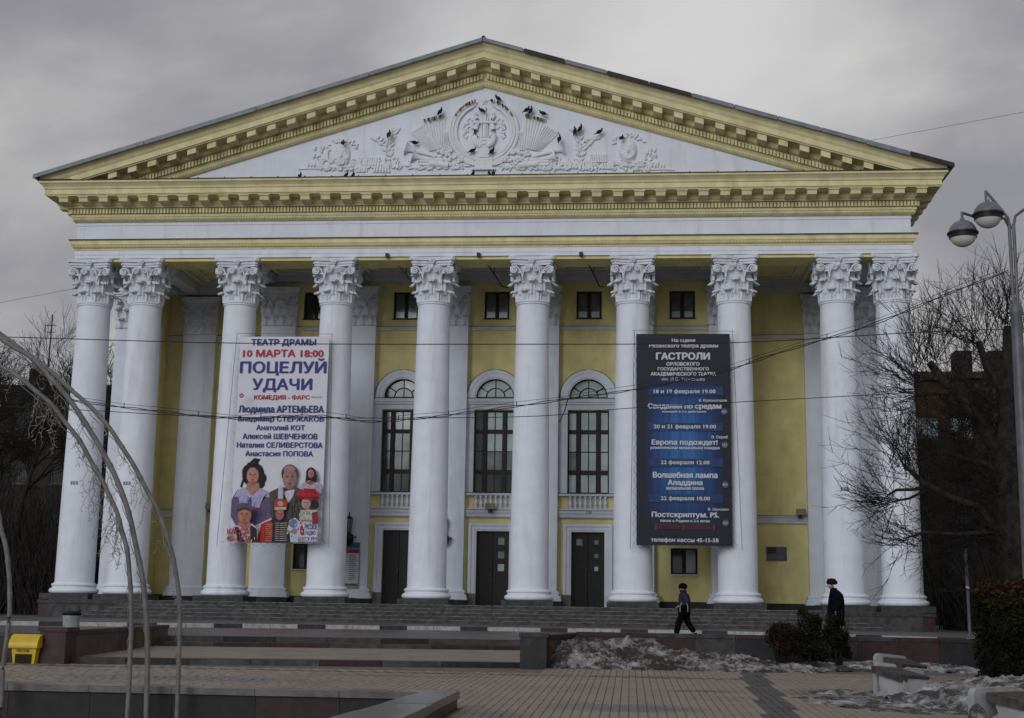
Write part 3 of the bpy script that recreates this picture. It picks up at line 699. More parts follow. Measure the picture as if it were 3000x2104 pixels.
# pedestal with hanging drapery
mb = MB(); mb.prism([(RX_(x), RZ_(1422, y)) for x, y in ((1398, 492), (1446, 492), (1450, 480), (1446, 452), (1452, 444), (1392, 444), (1398, 452), (1394, 480))], RY - .22, RY)
mb.prism([(RX_(x), RZ_(1422, y)) for x, y in ((1406, 444), (1438, 444), (1434, 430), (1410, 430))], RY - .18, RY)
mb.prism([(RX_(x), RZ_(1422, y)) for x, y in ((1386, 497), (1458, 497), (1452, 490), (1392, 490))], RY - .26, RY)
for s_ in (-1, 1):
    for k_ in range(4): mb.tube([R3(1422 + s_ * (30 + k_ * 6), 446, .12), R3(1422 + s_ * (34 + k_ * 6), 466, .15), R3(1422 + s_ * (30 + k_ * 7), 484 - k_ * 2, .12)], [.05, .07, .08], 6)
mb.tube([R3(1396, 452, .2), R3(1410, 460, .24), R3(1434, 460, .24), R3(1448, 452, .2)], .04, 5)
rel('relief_pedestal', mb)
# banners fanning out behind
def flag(pts, ribs):
    (a, b, c, d) = [Vector(p + (0,)) for p in pts]  # top-left, top-right, bottom-right, bottom-left (source units)
    mb = MB(); n = ribs * 4; rows = 6; vs = []; fs = []
    for j in range(rows + 1):
        for i in range(n + 1):
            u, v = i / n, j / rows
            p = a.lerp(b, u).lerp(d.lerp(c, u), v); o_ = .09 + .05 * sin(u * ribs * 2 * pi) + .03 * sin(v * 7 + u * 3)
            vs.append(R3(p.x, p.y, max(.01, o_)))
    for j in range(rows):
        for i in range(n): q = j * (n + 1) + i; fs.append((q + n + 1, q + n + 2, q + 1, q))
    mb.add(vs, fs)
    for u in (0, 1):
        p, q = a.lerp(b, u), d.lerp(c, u); mb.tube([R3(p.x, p.y, .04), R3(q.x, q.y, .04)], .05, 5)
    p, q = a, b; mb.tube([R3(p.x, p.y, .08), R3(q.x, q.y, .08)], .07, 5)
    return mb
for s_ in (-1, 1):
    f = lambda x, y: (1422 + s_ * (1422 - x), y)
    A = [f(1242, 351), f(1302, 336), f(1303, 434), f(1275, 440)]; B = [f(1206, 388), f(1243, 364), f(1282, 438), f(1262, 442)]; C_ = [f(1306, 384), f(1336, 392), f(1332, 440), f(1300, 440)]
    for q in (A, B, C_):
        if s_ > 0: q = [q[1], q[0], q[3], q[2]]
        if s_ < 0: pass
        rel('relief_banner', flag(q if s_ < 0 else q, 6))
    RU = mat('rusty_droppings', (.20, .14, .11), .9, .3, 20)
    m2_ = MB()
    for k_ in range(26):
        u_ = random.random(); x_ = 1422 + s_ * (1422 - (1242 + 60 * u_)); y_ = 352 - 15 * u_; l_ = random.uniform(2, 11); m2_.box(RX_(x_) - .02, RX_(x_) + .015, RY - .19, RY - .165, RZ_(x_, y_ + l_), RZ_(x_, y_ - 1))
    for k_ in range(30):
        a_ = radians(random.uniform(100, 150)); a_ = a_ if s_ < 0 else pi - a_; x_ = 1420 + 97 * cos(a_); y_ = 384 - 93 * sin(a_); l_ = random.uniform(2, 9); m2_.box(RX_(x_) - .02, RX_(x_) + .015, RY - .20, RY - .17, RZ_(x_, y_ + l_), RZ_(x_, y_ - 1))
    kind(m2_.build('bird_stains', RU, PED), 'stuff')
def leafb(mb, x, y, ang, L_, W_=None, o_=.06):
    R_ = Matrix.Rotation(-ang, 3, 'Y'); W_ = W_ or L_ * .42
    mb.ell(R3(x, y, o_), L_ / 63 * .5, .09, W_ / 63 * .5, 8, 4, R_)
random.seed(21)
for s_ in (-1, 1):
    def M(x): return 1422 + s_ * (1422 - x)
    def sa(a): return a if s_ < 0 else pi - a
    # sheaf of flowers where the banners meet
    mb = MB()
    for k_ in range(26): mb.ell(R3(M(random.uniform(1285, 1350)), random.uniform(440, 478), .1), .11, .13, .09, 6, 4, Matrix.Rotation(random.uniform(0, 3), 3, 'Y'))
    rel('relief_flowers', mb)
    # trumpets / scrolls
    mb = MB()
    for y0, x0 in ((436, 1190), (458, 1212)):
        mb.tube([R3(M(x0), y0 - 2, .14), R3(M(x0 + 8), y0, .13), R3(M(x0 + 26), y0 + 5, .1), R3(M(x0 + 90), y0 + 22, .1)], [.34, .17, .09, .06], 9)
    for k_ in range(3): mb.tube([R3(M(1232), 462 + k_ * 9, .1), R3(M(1300), 468 + k_ * 8, .1)], .08, 7)
    mb.tube([R3(M(1262), 478, .12), R3(M(1318), 484, .12)], .14, 8)
    rel('relief_trumpets', mb)
    # laurel branch
    mb = MB()
    stem = [(1148, 490), (1142, 460), (1130, 430), (1112, 412), (1090, 405)]
    stem2 = [(1142, 460), (1140, 435), (1142, 410), (1150, 390), (1160, 378)]
    for stn in (stem, stem2):
        mb.tube([R3(M(x), y, .06) for x, y in stn], .035, 5)
        for (x, y), (x2, y2) in zip(stn[:-1], stn[1:]):
            for k_ in range(2):
                t_ = (k_ + .5) / 2; px, py = x + (x2 - x) * t_, y + (y2 - y) * t_
                for d_ in (-1, 1): leafb(mb, M(px + d_ * random.uniform(7, 11)), py - random.uniform(2, 6), sa(pi / 2 - d_ * random.uniform(.4, 1.0)), random.uniform(15, 21), 9)
    leafb(mb, M(1160), 378, sa(.6), 24, 12)
    rel('relief_laurel', mb)
    # books
    mb = MB()
    def page(px, py, w_, h_, a_, o_):
        c, n_ = cos(a_), sin(a_); pts = [(-w_ / 2, -h_ / 2), (w_ / 2, -h_ / 2), (w_ / 2, h_ / 2), (-w_ / 2, h_ / 2)]
        q = [(RX_(M(px + x * c - y * n_)), RZ_(1422, py + x * n_ + y * c)) for x, y in pts]
        ar = sum(q[i][0] * q[(i + 1) % 4][1] - q[(i + 1) % 4][0] * q[i][1] for i in range(4))
        mb.prism(q if ar > 0 else q[::-1], RY - o_, RY)
    for k_ in range(7): page(1068 + k_ * 7, 467 + (k_ % 2), 6, 24, .12, .14 + .03 * (k_ % 2))
    for k_ in range(6): page(1100 + k_ * 8, 487, 6, 26, .3 - .1 * k_, .12 + .03 * (k_ % 2))
    for k_ in range(5): page(1048 + k_ * 7, 489, 6, 18, .2, .10 + .03 * (k_ % 2))
    rel('relief_books', mb)
    # mask
    mb = MB(); mxx, myy = (1000, 455) if s_ < 0 else (1003, 440)
    mb.ell(R3(M(mxx), myy, .02), .42, .30, .60, 16, 10)
    for d_ in (-1, 1):
        mb.tube([R3(M(mxx + d_ * 4), myy - 10, .30), R3(M(mxx + d_ * 12), myy - 14, .28), R3(M(mxx + d_ * 21), myy - 9, .18)], .04, 6)
        mb.ell(R3(M(mxx + d_ * 12), myy - 5, .26), .10, .05, .045, 8, 4)
        mb.ell(R3(M(mxx + d_ * 15), myy + 9, .2), .12, .1, .1, 8, 4)
    mb.tube([R3(M(mxx), myy - 10, .30), R3(M(mxx), myy + 4, .38), R3(M(mxx), myy + 6, .34)], [.03, .07, .06], 6)
    if s_ < 0: mb.tube([R3(M(mxx) + 9 * cos(a_ * pi / 5), myy + 19 + 10 * sin(a_ * pi / 5), .26) for a_ in range(11)], .035, 6)
    else:
        for dy_, sg in ((0, 7), (-2, 13)): mb.tube([R3(M(mxx) + x, myy + 14 + dy_ + sg * (1 - (x / 17) ** 2), .27) for x in (-17, -10, 0, 10, 17)], .035, 6)
    rel('relief_mask', mb)
    mb = MB()
    for k_ in range(22):
        a_ = radians(random.uniform(15, 165)); rr = random.uniform(34, 46); leafb(mb, M(mxx) + rr * cos(a_) * 1.15, myy - 8 - rr * sin(a_) * .95, a_ + random.uniform(-.8, .8), 13, 7, .05)
    for k_ in range(30): leafb(mb, M(random.uniform(950, 1050)), myy + 34 + random.uniform(-4, 10), random.uniform(-.6, .6), 15, 7, .07)
    for k_ in range(14): leafb(mb, M(930 + random.uniform(-16, 20)), 462 + random.uniform(-30, 30), pi / 2 + random.uniform(-.5, .5), 17, 8, .06)
    mb.tube([R3(M(870), 494, .05), R3(M(905), 492, .05), R3(M(940), 494, .05)], .05, 6)
    for k_ in range(5): leafb(mb, M(900 + k_ * 9), 484, pi / 2, 18, 6, .05)
    mb.tube([R3(M(958), 470, .08), R3(M(954), 450, .08), R3(M(957), 440, .08)], [.06, .1, .07], 6)
    rel('relief_foliage', mb)
    mb = MB()
    for k_ in range(34): leafb(mb, M(random.uniform(1150, 1370)), 488 + random.uniform(-6, 7), random.uniform(-.5, .5), 16, 7, .06)
    rel('relief_foliage', mb)

for s_ in (-1, 1):
    mb = MB(); rng = random.Random(5 + s_)
    for k_ in range(120):
        x_ = rng.uniform(925, 1380); top = 494 - (10 + 22 * abs(sin(x_ * .045)) + 10 * abs(sin(x_ * .021 + 1))); y_ = rng.uniform(top, 495); leafb(mb, 1422 + s_ * (1422 - x_), y_, rng.uniform(0, 3.1), rng.uniform(11, 20), rng.uniform(5, 8), .05)
    for k_ in range(14):
        x_ = rng.uniform(1040, 1250); mb.tube([R3(1422 + s_ * (1422 - x_), 492, .08), R3(1422 + s_ * (1422 - x_ - rng.uniform(-14, 14)), 492 - rng.uniform(14, 34), .1)], [.07, .04], 6)
    rel('relief_foliage', mb)
# ------------------------------------------------------------------ walls behind the columns
WY = 4.8; SY = 7.0
def holes_wall(mb, x0, x1, z0, z1, y, depth, holes):
    X = sorted({x0, x1, *[h for q in holes for h in q[:2]]}); Z_ = sorted({z0, z1, *[h for q in holes for h in q[2:]]})
    for a, b in zip(X[:-1], X[1:]):
        for c, d in zip(Z_[:-1], Z_[1:]):
            mx_, mz_ = (a + b) / 2, (c + d) / 2
            if not any(h[0] < mx_ < h[1] and h[2] < mz_ < h[3] for h in holes): mb.quad((a, y, c), (b, y, c), (b, y, d), (a, y, d))
    for a, b, c, d in holes:
        y2 = y + depth
        mb.quad((a, y, c), (a, y2, c), (a, y2, d), (a, y, d)); mb.quad((b, y2, c), (b, y, c), (b, y, d), (b, y2, d))
        mb.quad((a, y, d), (a, y2, d), (b, y2, d), (b, y, d)); mb.quad((a, y2, c), (a, y, c), (b, y, c), (b, y2, c))
BC = [.15 + 4.55 * i for i in (-2, -1, 0, 1, 2)]   # bay centres
holes = []
for i, c in enumerate(BC):
    holes.append((c - .62, c + .62, 14.84, 16.22))
    if i in (1, 2, 3): holes += [(c - 1.0, c + 1.0, 6.24, 10.27), (c - .93, c + .93, 10.88, 11.81), (c - .79, c + .79, ZF, 4.42)]
    else: holes.append((c - .63, c + .63, 2.50, 3.72))
mb = MB(); holes_wall(mb, -11.7, 12.3, ZF, 17.1, WY, .3, holes)
mb.box(-11.7, -11.4, WY + .001, SY, ZF, 17.1); mb.box(12.0, 12.3, WY + .001, SY, ZF, 17.1)
mb.build('wall', YEL, TH)
mb = MB(); mb.box(-18.9, -11.5, SY, SY + .4, ZF, 17.1); mb.box(12.1, 18.9, SY, SY + .4, ZF, 17.1)
mb.box(-19.0, -17.2, 5.4, SY, ZF, 17.1); mb.box(17.2, 19.0, 5.4, SY, ZF, 17.1); mb.box(-18.9, -18.5, SY + .4, YB - .5, .1, 16.8); mb.box(18.5, 18.9, SY + .4, YB - .5, .1, 16.8); mb.box(-18.9, 18.9, YB - .5, YB - .1, .1, 18)
mb.build('wall', YEL, TH)
MB().box(-11.7, 12.3, WY + .8, WY + .9, ZF, 17).build('inner_wall', DKFRAME, TH)
# skirting in dark granite
for a, b, y in ((-11.4, -5.9, WY), (7.8, 12.0, WY), (-18.5, -11.7, SY), (12.3, 18.5, SY)): MB().box(a, b, y - .05, y, ZF, 1.22).build('skirting', BLKG, TH)
# ceiling and coffers
MB().box(-18.9, 18.9, -.1, SY, 17.1, 17.2).build('porch_ceiling', YEL, TH)
mb = MB()
for i, x in enumerate(CX[1:9]):
    yb_ = WY if 1 < i + 1 < 8 else SY
    mb.box(x - .34, x + .34, .72, yb_, 16.6, 17.09)
mb.box(-18.9, -16.6, .72, SY, 16.5, 17.08); mb.box(16.6, 18.9, .72, SY, 16.5, 17.08)
mb.box(-18.5, -11.7, SY - .45, SY, 16.55, 17.07); mb.box(12.3, 18.5, SY - .45, SY, 16.55, 17.07); mb.box(-11.7, 12.3, WY - .3, WY, 16.72, 17.07)
mb.build('ceiling_beams', GREYW, TH)
for a, b in zip(CX[1:8], CX[2:9]):
    x0, x1 = a + .34, b - .34; yb_ = (WY - .3) if -11 < (a + b) / 2 < 11.5 else SY - .45
    mb = MB()
    for q, (ins, z) in enumerate(((.28, 16.96), (.85, 17.0))):
        X0, X1, Y0, Y1 = x0 + ins, x1 - ins, .72 + ins, yb_ - ins
        for bx in ((X0, X1, Y0, Y0 + .12), (X0, X1, Y1 - .12, Y1), (X0, X0 + .12, Y0 + .12, Y1 - .12), (X1 - .12, X1, Y0 + .12, Y1 - .12)): mb.box(*bx, z, 17.09)
    mb.build('coffer_moulding', GREYW, TH)
# string courses
for z0, z1, pr_ in ((14.26, 14.42, .10), (5.06, 5.42, .12)):
    for (a, b, y) in ((-11.4, 12.0, WY), (-18.5, -11.7, SY), (12.3, 18.5, SY)):
        mb = MB(); mb.box(a, b, y - pr_, y - .001, z1 - .07, z1); mb.box(a, b, y - pr_ * .6, y - .001, z0 + .05, z1 - .072); mb.box(a, b, y - pr_ * .8, y - .001, z0, z0 + .048)
        mb.build('string_course', GREYW, TH); MB().box(a, b, y - pr_ - .02, y - .001, z1 + .002, z1 + .018).build('string_course_flashing', DARKM, TH)
# pilasters
def pil_cap():
    mb = MB(); mb.box(-.85, .85, -.06, .4, 0, 1.62)
    for k_ in range(4): leaf(mb, -.64 + k_ * .427, .0, .50, 0, .20, .20, flat=-.06, nu=5, nv=7)
    for k_ in range(3): leaf(mb, -.43 + k_ * .43, .35, .62, 0, .26, .18, flat=-.06, nu=5, nv=7)
    for s_ in (-1, 1):
        leaf(mb, s_ * .78, .42, .60, 0, .24, .15, flat=-.06, nu=5, nv=7); leaf(mb, s_ * .72, .9, .42, 0, .22, .13, flat=-.1, nu=5, nv=6)
        mb.ribbon([(s_ * x, -.16, z) for x, z in [(.30, .9), (.38, 1.15), (.55, 1.4), (.68, 1.5)] + spiral(.80, 1.33, .16, 1.8, 1)], (0, 1, 0), .12, .05)
        mb.ribbon([(s_ * x, -.12, z) for x, z in [(.30, .9), (.28, 1.15), (.22, 1.35), (.18, 1.45)] + spiral(.15, 1.35, .11, 1.6, -1)], (0, 1, 0), .10, .04)
    mb.box(-.92, .92, -.16, .4, 1.62, 1.72); mb.box(-1.0, 1.0, -.22, .4, 1.722, 1.93); mb.ell((0, -.24, 1.8), .1, .06, .1, 7, 4)
    return mb.mesh('pilaster_capital', WHITE2, True, 50)
PCAP = pil_cap()
mb = MB(); mb.box(-.85, .85, 0, .6, 0, 13.45); mb.box(-.89, .89, -.04, .6, 13.30, 13.38); mb.box(-.89, .89, -.04, .6, 13.4, 13.46); PSH = mb.mesh('pilaster', WHITE)
mb = MB(); mb.box(-1.08, 1.08, -.20, .5, 0, .10)
mb.box(-1.04, 1.04, -.17, .5, .102, .25); mb.box(-.95, .95, -.10, .5, .252, .33); mb.box(-.99, .99, -.13, .5, .332, .42); mb.box(-.91, .91, -.06, .5, .422, .47); PBS = mb.mesh('pilaster_base', WHITE)
mb = MB(); mb.box(-1.1, 1.1, -.24, .5, -.25, -.002); PPL = mb.mesh('plinth', BLKG)
for x, y in [(-10.72, 4.45), (-6.67, 4.45), (-2.07, 4.45), (2.4, 4.45), (6.98, 4.45), (11.35, 4.45), (-15.45, 6.65), (16.16, 6.65), (-18.17, 5.0), (18.17, 5.0)]:
    p = link('pilaster', PSH, TH, (x, y, 1.15)); p.scale.x = 1.3 if abs(x) > 18 else 1; link('pilaster_capital', PCAP, p, (0, 0, 13.3)); link('pilaster_base', PBS, p); link('plinth', PPL, p)
GREYTXT_ = mat('grey_print', (.22, .22, .25), .7, .02)
# bays
def arch_pts(c, z, r, n=20, a0=0, a1=pi): return [(c + r * cos(a0 + (a1 - a0) * i / n), z + r * sin(a0 + (a1 - a0) * i / n)) for i in range(n + 1)]
for bi, c in enumerate(BC):
    # upper window
    def small_window(x0, x1, z0, z1, y, glass, name='window'):
        f = MB(); t_ = .07; f.box(x0, x0 + t_, y, y + .08, z0, z1); f.box(x1 - t_, x1, y, y + .08, z0, z1); f.box(x0 + t_, x1 - t_, y, y + .08, z0, z0 + t_); f.box(x0 + t_, x1 - t_, y, y + .08, z1 - t_, z1)
        xm = (x0 + x1) / 2; f.box(xm - .07, xm + .07, y, y + .08, z0 + t_, z1 - t_)
        w_ = f.build(name, DKFRAME, TH)
        for q, (a, b) in enumerate(((x0 + t_, xm - .07), (xm + .07, x1 - t_))):
            MB().box(a + .02, b - .02, y + .04, y + .05, z0 + t_, z1 - t_).build('pane', glass[q], w_)
        return w_
    up = small_window(c - .62, c + .62, 14.84, 16.22, WY + .14, [GL_G, GL_G] if bi != 0 else [GL_D, GL_D])
    if bi > 0:
        for s_ in (-1, 1): MB().box(*sorted((c + s_ * .11, c + s_ * .50)), WY + .165, WY + .17, 14.93, 15.22).build('sky_glint_strip', GL_B, up)  # pale blue strips: sky reflected low in the panes, painted as base colour
    MB().box(c - .66, c + .66, WY - .06, WY + .1, 14.80, 14.84).build('window_sill', DARKM, TH)
    if bi in (0, 4):
        small_window(c - .63, c + .63, 2.50, 3.72, WY + .14, [GL_D, GL_M])
        MB().box(c - .67, c + .67, WY - .08, WY + .12, 2.44, 2.50).build('window_sill', GREYW, TH)
        continue
    # white surround of the great window, from ledge to spring line
    y1 = WY - .001; sur = MB()
    for s_ in (-1, 1):
        a, b = sorted((c + s_ * 1.0, c + s_ * 1.42)); sur.box(a, b, WY - .10, y1, 6.24, 10.30)
        a, b = sorted((c + s_ * 1.0, c + s_ * 1.10)); sur.box(a, b, WY - .14, WY - .101, 6.24, 10.30)
    sur.box(c - 1.42, c + 1.42, WY - .10, y1, 10.302, 10.55); sur.box(c - 1.46, c + 1.46, WY - .16, y1, 10.552, 10.66); sur.box(c - 1.5, c + 1.5, WY - .20, y1, 10.662, 10.84)
    sur.build('window_surround', GREYW, TH)
    MB().box(c - 1.5, c + 1.5, WY - .23, y1, 10.842, 10.865).build('surround_flashing', DARKM, TH)
    ar = MB(); o_, i_ = arch_pts(c, 10.87, 1.36), arch_pts(c, 10.87, .94)
    for (r0, r1, yy) in ((.94, 1.38, .12), (1.00, 1.14, .16), (1.22, 1.34, .15)):
        O, I = arch_pts(c, 10.87, r1, 28), arch_pts(c, 10.87, r0, 28)
        for k_ in range(28):
            ar.hexa([(I[k_][0], WY - yy, I[k_][1]), (O[k_][0], WY - yy, O[k_][1]), (O[k_ + 1][0], WY - yy, O[k_ + 1][1]), (I[k_ + 1][0], WY - yy, I[k_ + 1][1]),
                     (I[k_][0], y1, I[k_][1]), (O[k_][0], y1, O[k_][1]), (O[k_ + 1][0], y1, O[k_ + 1][1]), (I[k_ + 1][0], y1, I[k_ + 1][1])][::1])
    ar.build('window_arch', WHITE, TH, True, ang=30)
    fl = MB(); O = arch_pts(c, 10.87, 1.40, 28); fl.tube([(x, WY - .13, z) for x, z in O], .014, 4); fl.build('arch_flashing', DARKM, TH)
    # fanlight
    y = WY + .14; f = MB(); O = arch_pts(c, 10.88, .93, 24); f.tube([(x, y, z) for x, z in O] , .045, 5); f.box(c - .95, c + .95, y - .03, y + .04, 10.88, 10.95)
    I = arch_pts(c, 10.93, .46, 16); f.tube([(x, y, z) for x, z in I], .025, 5)
    for a_ in (35, 90, 145): r0 = .46 if a_ != 90 else 0; f.tube([(c + r0 * cos(radians(a_)), y, 10.93 + r0 * sin(radians(a_))), (c + .92 * cos(radians(a_)), y, 10.9 + .92 * sin(radians(a_)))], .025, 5)
    fan = f.build('fanlight', DKFRAME, TH)
    angs = [0, 35, 90, 145, 180]
    for q in range(4):
        a0, a1 = radians(angs[q] + 2), radians(angs[q + 1] - 2)
        P_ = arch_pts(c, 10.92, .90, 8, a0, a1) + arch_pts(c, 10.92, .49, 8, a1, a0)
        MB().prism(P_, y + .02, y + .03).build('pane', GL_D if (bi == 1 and q == 3) else (GL_P if bi == 3 else [GL_M, GL_P, GL_M][bi - 1] if q != 1 else GL_P), fan)
    for q in range(2):
        a0, a1 = (0.03, pi / 2 - .05) if q == 0 else (pi / 2 + .05, pi - .03)
        MB().prism([(c + (.03 if q == 0 else -.03), 10.95)] + arch_pts(c, 10.93, .43, 8, a0, a1), y + .02, y + .03).build('pane', GL_P if bi > 1 else GL_M, fan)
    # great window: three lights wide, four panes tall
    y = WY + .16; X0, X1 = c - 1.0, c + 1.0; cols = [(X0 + .07, X0 + .40), (X0 + .64, X0 + .98), (X0 + 1.02, X0 + 1.36), (X0 + 1.60, X0 + 1.93)]
    rows = [(6.32, 7.16), (7.38, 8.25), (8.29, 9.14), (9.34, 10.19)]
    f = MB(); hl = [(a, b, c_, d_) for a, b in cols for c_, d_ in rows]; holes_wall(f, X0, X1, 6.24, 10.27, y - .04, .08, hl)
    f.box(X0 + .44, X0 + .60, y - .09, y - .041, 6.24, 10.27); f.box(X0 + 1.40, X0 + 1.56, y - .09, y - .041, 6.24, 10.27)
    wn = f.build('window', DKFRAME, TH)
    for ci, (a, b) in enumerate(cols):
        for ri, (c_, d_) in enumerate(rows):
            if bi == 3: g = GL_P if not (ci == 0 and ri == 1) else GL_M
            elif bi == 2: g = GL_D if ci == 0 or ri == 0 else (GL_M if ri == 1 else GL_P)
            else: g = GL_D if ci == 0 or ri == 0 else (GL_M if ri in (1, 2) else GL_P)
            MB().box(a - .01, b + .01, y, y + .01, c_ - .01, d_ + .01).build('pane', g, wn)
    # balustrade
    bal = MB(); bal.box(c - 1.44, c + 1.44, WY - .22, y1, 6.12, 6.235); bal.box(c - 1.44, c + 1.44, WY - .16, y1, 5.44, 5.52)
    bl = bal.build('balustrade', GREYW, TH)
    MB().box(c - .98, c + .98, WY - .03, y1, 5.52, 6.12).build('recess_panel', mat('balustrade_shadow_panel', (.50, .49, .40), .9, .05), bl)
    MB().box(c - 1.46, c + 1.46, WY - .25, WY - .01, 6.237, 6.252).build('ledge_flashing', DARKM, bl)
    bpro = MB().lathe([(.075, 0), (.075, .05), (.04, .08), (.085, .2), (.085, .26), (.04, .42), (.045, .5), (.075, .53), (.075, .6)], 9).mesh('baluster', WHITE, True)
    for k_ in range(8): link('baluster', bpro, bl, (c - .84 + k_ * .24, WY - .10, 5.52))
    # entablature over the door
    f = MB(); f.box(c - 1.46, c + 1.46, WY - .20, WY - .125, 5.28, 5.40); f.box(c - 1.44, c + 1.44, WY - .16, WY - .125, 5.10, 5.277); f.build('door_cornice', GREYW, TH)
    if bi == 3: text_mesh('18', c + .05, 5.36, .26, .16, WY - .21, GREYTXT_, TH, .02)
    # door
    d0_, d1_ = c - .79, c + .79
    f = MB()
    for s_ in (-1, 1):
        for w0, w1, yy in ((.79, 1.17, .06), (.86, .98, .09), (1.04, 1.17, .12)):
            a, b = sorted((c + s_ * w0, c + s_ * w1)); f.box(a, b, WY - yy, y1, 1.45 if w0 == .79 else 1.46, 4.42 + (w0 - .79) if w0 > .79 else 4.42)
    for z0, z1, yy in ((4.421, 4.80, .06), (4.49, 4.61, .09), (4.67, 4.80, .12)): f.box(c - (z1 - 4.42 + .79), c + (z1 - 4.42 + .79), WY - yy - .001, y1, z0, z1 - .001)
    f.build('door_frame', WHITE, TH)
    for s_ in (-1, 1): a, b = sorted((c + s_ * .79, c + s_ * 1.19)); MB().box(a, b, WY - .14, y1, ZF, 1.45).build('door_plinth', CONC if s_ < 0 else GREYW, TH)
    for s_ in (-1, 1):
        a, b = sorted((c + s_ * .012, c + s_ * .79)); dr = MB().box(a, b, WY + .18, WY + .24, ZF, 4.42).build('door', DOORM, TH)
        zz = [(1.05, 1.75), (1.85, 2.35), (2.45, 2.95), (3.05, 3.55), (3.65, 4.25)]
        for q, (z0, z1) in enumerate(zz):
            MB().box(a + .14, b - .14, WY + .165, WY + .181, z0, z1).box(a + .2, b - .2, WY + .155, WY + .166, z0 + .07, z1 - .07).build('door_panel', DOORM, dr)
            if s_ > 0 and bi in (2, 3) and q in (2, 3, 4):
                sc_ = .15 if bi == 2 else .09; mz = (z0 + z1) / 2; MB().box((a + b) / 2 - sc_, (a + b) / 2 + sc_, WY + .145, WY + .156, mz - sc_ * 1.1, mz + sc_ * 1.1).build('door_glass', GL_M if q != 2 else GL_P, dr)
        if bi == 3 and s_ < 0: MB().box((a + b) / 2 - .14, (a + b) / 2 + .14, WY + .145, WY + .156, 3.8, 4.1).build('door_glass', GL_M, dr)
        MB().tube([(c + s_ * .10, WY + .13, 2.05), (c + s_ * .10, WY + .10, 2.1), (c + s_ * .10, WY + .10, 2.4), (c + s_ * .10, WY + .13, 2.45)], .018, 6).build('door_handle', STEEL, dr)
# inner lining behind openings in white pilaster strip left of bay one
# wall lanterns
def lantern(x):
    L_ = link('wall_lantern', None, TH, (x, WY - .55, 3.7))
    MB().tube([(0, .3, .35), (0, .05, .25), (0, 0, .3)], .03, 6).lathe([(.02, 1.55), (.03, 1.35), (.16, 1.25), (.18, 1.2)], 6).build('lantern_top', BLK, L_)
    MB().lathe([(.09, .55), (.17, 1.2)], 6).build('lantern_glass', GL_M, L_)
    m = MB()
    for k_ in range(6): a_ = 2 * pi * k_ / 6; m.tube([(.095 * cos(a_), .095 * sin(a_), .55), (.175 * cos(a_), .175 * sin(a_), 1.2)], .014, 4)
    m.lathe([(.05, -.05), (.22, .08), (.27, .28), (.25, .42), (.14, .5), (.10, .56)], 12).ell((.34, 0, .33), .06, .06, .05, 6, 4); m.build('lantern_bracket', BLK, L_)
lantern(-6.75); lantern(-2.15)
# framed notices beside the first door
nb = link('notice_board', None, TH, (-6.62, WY - .42, 1.55))
FR = mat('aluminium_frame', (.28, .28, .31), .4, .05)
MB().box(-.55, .42, 0, .05, 0, 2.25).build('board', FR, nb)
MB().box(-.50, .38, -.012, -.001, .30, 1.72).build('timetable_sheet', mat('paper_print', (.55, .56, .58), .7, .05), nb)
MB().box(-.50, .38, -.015, -.001, 1.74, 1.90).build('red_header', mat('red_print', (.32, .03, .045), .5, .05), nb)
MB().box(-.50, .38, -.015, -.001, 1.97, 2.20).build('blue_header', mat('teal_print', (.02, .16, .24), .5, .05), nb)
MB().ell((-.2, -.02, 1.80), .1, .01, .1, 12, 6).build('badge', mat('red_badge', (.5, .05, .06), .5, .05), nb)
GREYTXT = mat('grey_print', (.22, .22, .25), .7, .02)
for k_ in range(13):
    MB().box(-.1, .18 + .1 * ((k_ * 7) % 3) / 2, -.018, -.013, 1.6 - k_ * .095, 1.64 - k_ * .095).build('print_line', GREYTXT, nb)
MB().box(-.5, .35, -.018, -.001, .2, .25).build('dark_strip', BLK, nb)
# bronze / stone plaque in the right bay
pl = MB().box(13.3, 14.28, SY - .06, SY, 3.27, 3.93).build('plaque', mat('grey_plaque_stone', (.11, .11, .135), .4, .15), TH, False); pl['label'] = 'grey stone plaque with a darker bronze inset on the yellow wall'
MB().box(13.36, 13.78, SY - .085, SY - .061, 3.60, 3.90).build('bronze_inset', mat('bronze', (.05, .035, .02), .4, .2), pl)
text_mesh('ТЕАТР', 14.04, 3.76, .36, .07, SY - .067, GREYTXT, pl); text_mesh('ОСНОВАН', 13.8, 3.44, .6, .07, SY - .067, GREYTXT, pl)
# floodlights on the string course
for x, y, z in ((.05, WY - .35, 5.44), (-14.35, SY - .35, 5.47), (14.95, SY - .35, 5.47)):
    fl_ = link('floodlight', None, TH, (x, y, z)); MB().hexa([(-.24, -.18, .0), (.24, -.18, 0), (.2, .15, .04), (-.2, .15, .04), (-.24, -.16, .28), (.24, -.16, .28), (.2, .15, .2), (-.2, .15, .2)]).build('lamp_housing', mat('beige_housing', (.22, .19, .14), .6, .1), fl_)
    MB().box(-.03, .03, -.02, .35, -.12, 0).box(-.12, .12, -.05, .1, -.14, -.1).build('bracket', BLK, fl_)
# struts of the old flag rig under the architrave
for x, m in ((-4.35, STEEL), (-.15, BLK), (4.5, BLK)):
    s_ = link('ceiling_strut', None, TH, (x, -.95, 16.5))
    MB().tube([(0, 0, .05), (.35, 1.5, -.1), (.75, 3.6, -.55), (.9, 5.2, -.2)], .035, 6).build('strut_pipe', m, s_)
    MB().box(-.08, .08, -.08, .08, -.02, .16).tube([(.5, 2.2, -.25), (.55, 2.3, .5)], .02, 5).build('bracket', BLK, s_)
for x in (-18.38, -15.92, 15.92):   # small cast marks on three shafts
    for k_ in range(3): MB().box(x - .17 + k_ * .12, x - .09 + k_ * .12, -.853, -.80, 6.0, 6.16).build('shaft_mark', GREYTXT, TH)

